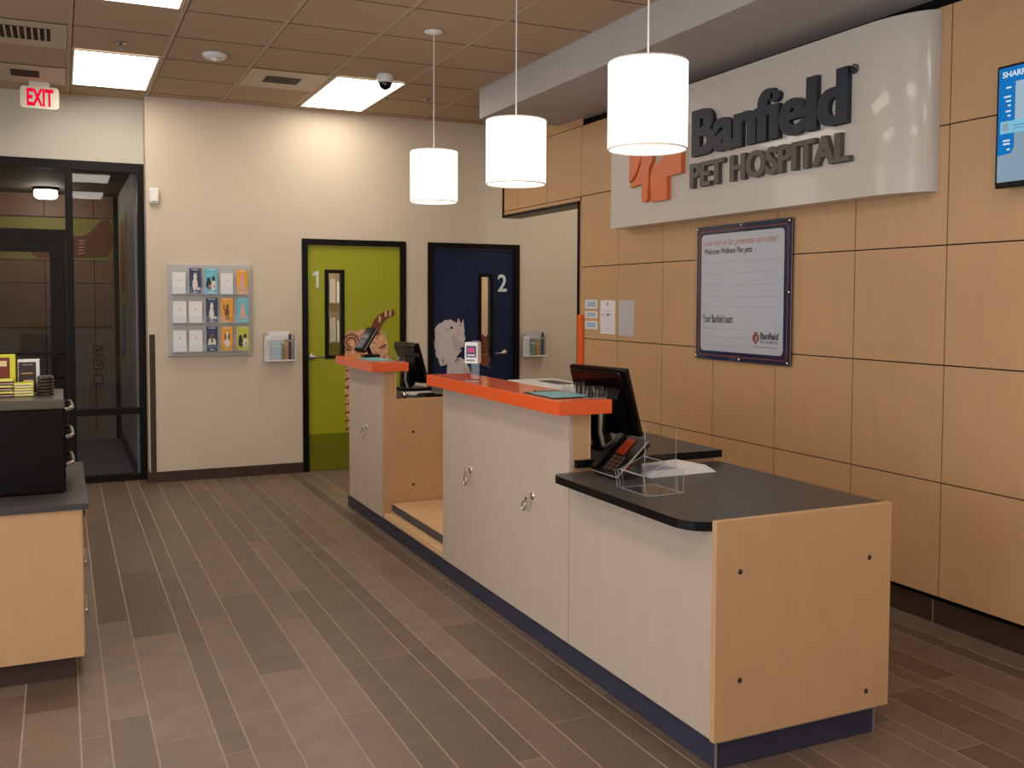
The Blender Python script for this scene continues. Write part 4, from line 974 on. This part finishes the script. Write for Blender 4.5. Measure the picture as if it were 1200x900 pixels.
# ------------------------------------------------------------------ coffee cabinet at left
cc = thing('coffee_cabinet', 'maple cabinet with side drawers under the coffee drawer box', 'cabinet', (-.5, 5.0, 0))
m = MB(); m.box(-1.6, .068, 4.452, 4.472, .102, .733, M['maple'], .001, 1); m.build('end_panel', cc)
m = MB(); m.box(-1.6, .05, 4.4725, 5.57, .102, .733, M['maple']); m.build('carcass', cc)
m = MB(); m.box(-1.6, .03, 4.50, 5.55, .0005, .1015, M['brown_tile']); m.build('plinth', cc)
for z0, z1 in ((.108, .31), (.316, .52), (.526, .725)):
    m = MB(); m.box(.0505, .072, 4.49, 5.56, z0, z1, M['maple_edge']); dw = m.build('drawer', cc)
    m = MB(); zc = z1-.045; m.box(.0722, .088, 4.54, 4.78, zc-.012, zc+.012, M['steel'], .004, 1); m.build('handle', dw)
m = MB(); m.box(-1.62, .093, 4.44, 5.585, .7335, .7605, M['worktop'], .002, 1)
solo('worktop', m, 'black countertop on the maple coffee cabinet', 'worktop')
bx = thing('pod_drawer_box', 'black drawer box with silver handles on the coffee cabinet', 'drawer box', (-.2, 5.0, .761))
m = MB(); m.box(-.46, .002, 4.70, 5.26, .7612, 1.135, M['black_plastic'], .012, 3); m.build('case', bx)
m = MB(); m.box(-.465, .006, 4.697, 5.265, 1.1352, 1.178, M['lid'], .008, 3); m.build('lid', bx)
for k, z in enumerate((.80, .925, 1.05)):
    m = MB(); m.box(.0022, .010, 4.73, 5.23, z-.035, z+.083, M['black']); dw = m.build('drawer', bx)
    m = MB(); zz = z+.07; m.tube([(.0095, 4.80, zz), (.034, 4.82, zz+.006), (.040, 4.9, zz), (.040, 5.06, zz), (.034, 5.14, zz+.006), (.0095, 5.16, zz)], .009, M['steel'], 10); m.build('handle', dw)
def carton(x0, x1, y0, y1, z0, z1, fm, sm_, label, art):
    t = thing('drink_carton', label, 'carton', ((x0+x1)/2, (y0+y1)/2, z0))
    m = MB(); m.box(x0, x1, y0, y1, z0, z1, sm_); m.build('box', t)
    m = MB(); w, h = x1-x0, z1-z0
    m.box(x0+w*.02, x1-w*.16, y0-.001, y0-.0002, z0+h*.05, z1-h*.06, fm)
    if art == 'swirl':
        for r in (.03, .018): m.tube([(x0+w*.45+r*math.cos(2*PI*k/18), y0-.0015, z0+h*.3+r*.7*math.sin(2*PI*k/18)) for k in range(18)], .003, M['cream'], 5, closed=True)
        m.box(x1-w*.5, x1-w*.25, y0-.0014, y0-.001, z1-h*.28, z1-h*.14, M['cream'])
    else:
        m.prism([(x0+w*.2, z0+h*.22), (x1-w*.25, z0+h*.22), (x1-w*.3, z0+h*.42), (x0+w*.25, z0+h*.42)], 'y', y0-.0015, y0-.001, M['cream']); m.box(x0+w*.15, x1-w*.3, y0-.0014, y0-.001, z0+h*.6, z0+h*.63, M['gold']); m.box(x0+w*.2, x1-w*.3, y0-.0014, y0-.001, z0+h*.85, z0+h*.88, M['sage'])
    m.build('front_print', t)
carton(-.33, -.193, 4.99, 5.06, 1.179, 1.362, M['cocoa'], M['yellow'], 'yellow and dark red drink carton standing behind the left packets', 'swirl')
carton(-.182, -.093, 4.99, 5.06, 1.179, 1.338, M['cocoa_dark'], M['paper'], 'white carton with dark cocoa picture behind the second packet stack', 'mug')
rd = random.Random(2)
names = ['lowest', 'second lowest', 'third lowest', 'fourth lowest', 'fifth lowest', 'topmost']
def packet(x0, x1, y0, y1, z, mt):
    m = MB(); m.box(x0, x1, y0, y1, z, z+.0105, mt, .003, 1); m.box(x0+.001, x1-.001, y0-.001, y0+.001, z+.004, z+.0062, M['paper'])
    return m
for k in range(6):
    z = 1.1795+.0135*k; j = rd.uniform(-.002, .002)
    solo('drink_packet', packet(-.285+j, -.199+j, 4.89, 4.975, z, M['yellow'] if k % 2 else M['cocoa']), f'flat drink packet, {names[k]} of the stack before the yellow carton', 'packet', 'flat drink packets on the drawer box')
for k in range(5):
    z = 1.1795+.0122*k; j = rd.uniform(-.002, .002); lb = (names[:4]+names[5:])[k]
    solo('drink_packet', packet(-.196+j, -.117+j, 4.89, 4.975, z, M['cream'] if k % 2 else M['yellow']), f'flat drink packet, {lb} of the stack before the white carton', 'packet', 'flat drink packets on the drawer box')
for k in range(6):
    z = 1.1795+.0148*k
    m = MB(); m.lathe([(0, 0), (.035, 0), (.037, .003), (.037, .006), (.033, .008), (.032, .0142), (0, .0142)], (-.068, 4.93, z), M['cocoa_dark'], seg=28)
    solo('cup_lid', m, f'dark brown cup lid, {names[k]} of the stack on the drawer box', 'cup lid', 'dark cup lids on the drawer box')

# ------------------------------------------------------------------ light
def area(name, loc, rot, sx, sy, p, col):
    l = bpy.data.lights.new(name, 'AREA'); l.shape = 'RECTANGLE'; l.size = sx; l.size_y = sy; l.energy = p; l.color = col
    o = bpy.data.objects.new(name, l); COL.objects.link(o); o.location = loc; o.rotation_euler = rot
    return o
for y in (.475, 2.45, 4.4): area('window_daylight', (-3.56, y, 1.55), (0, -PI/2, 0), 2.4, 1.7, 55, (.86, .92, 1.0))
for x in (-2.35, 2.8): area('front_fill_light', (x, -1.57, 1.5), (PI/2, 0, 0), 2.0, 2.1, 26, (.95, .96, 1.0))  # unseen fill lamps added to light the counter end and cabinet front
w = bpy.data.worlds.new('world'); w.use_nodes = True; scene.world = w
w.node_tree.nodes['Background'].inputs[0].default_value = (.55, .65, .8, 1); w.node_tree.nodes['Background'].inputs[1].default_value = .25

# ------------------------------------------------------------------ camera
cam = bpy.data.cameras.new('camera'); co = bpy.data.objects.new('camera', cam); COL.objects.link(co)
cam.sensor_fit = 'HORIZONTAL'; cam.sensor_width = 36; cam.lens = 36*1138.24/1200; cam.shift_y = (406.569-450)/1200
pi_, ya, ro = .0478139, -.4350363, .00363478
Rx = Matrix.Rotation(pi_, 3, 'X'); Ry = Matrix.Rotation(ya, 3, 'Y'); Rz = Matrix.Rotation(ro, 3, 'Z')
Bm = Matrix(((1, 0, 0), (0, 0, -1), (0, 1, 0)))
Mw = Rz @ Rx @ Ry @ Bm                       # world -> camera (x right, y down, z forward)
rot = Mw.transposed() @ Matrix(((1, 0, 0), (0, -1, 0), (0, 0, -1)))
co.matrix_world = Matrix.Translation((0, 0, 1.62)) @ rot.to_4x4()
cam.clip_start = .05
scene.camera = co
scene.view_settings.view_transform = 'Standard'; scene.view_settings.look = 'None'; scene.view_settings.exposure = -.1; scene.view_settings.gamma = 1.12
scene.cycles.use_denoising = True
scene.cycles.max_bounces = 10; scene.cycles.diffuse_bounces = 5; scene.cycles.transparent_max_bounces = 16
scene.cycles.sample_clamp_indirect = 6
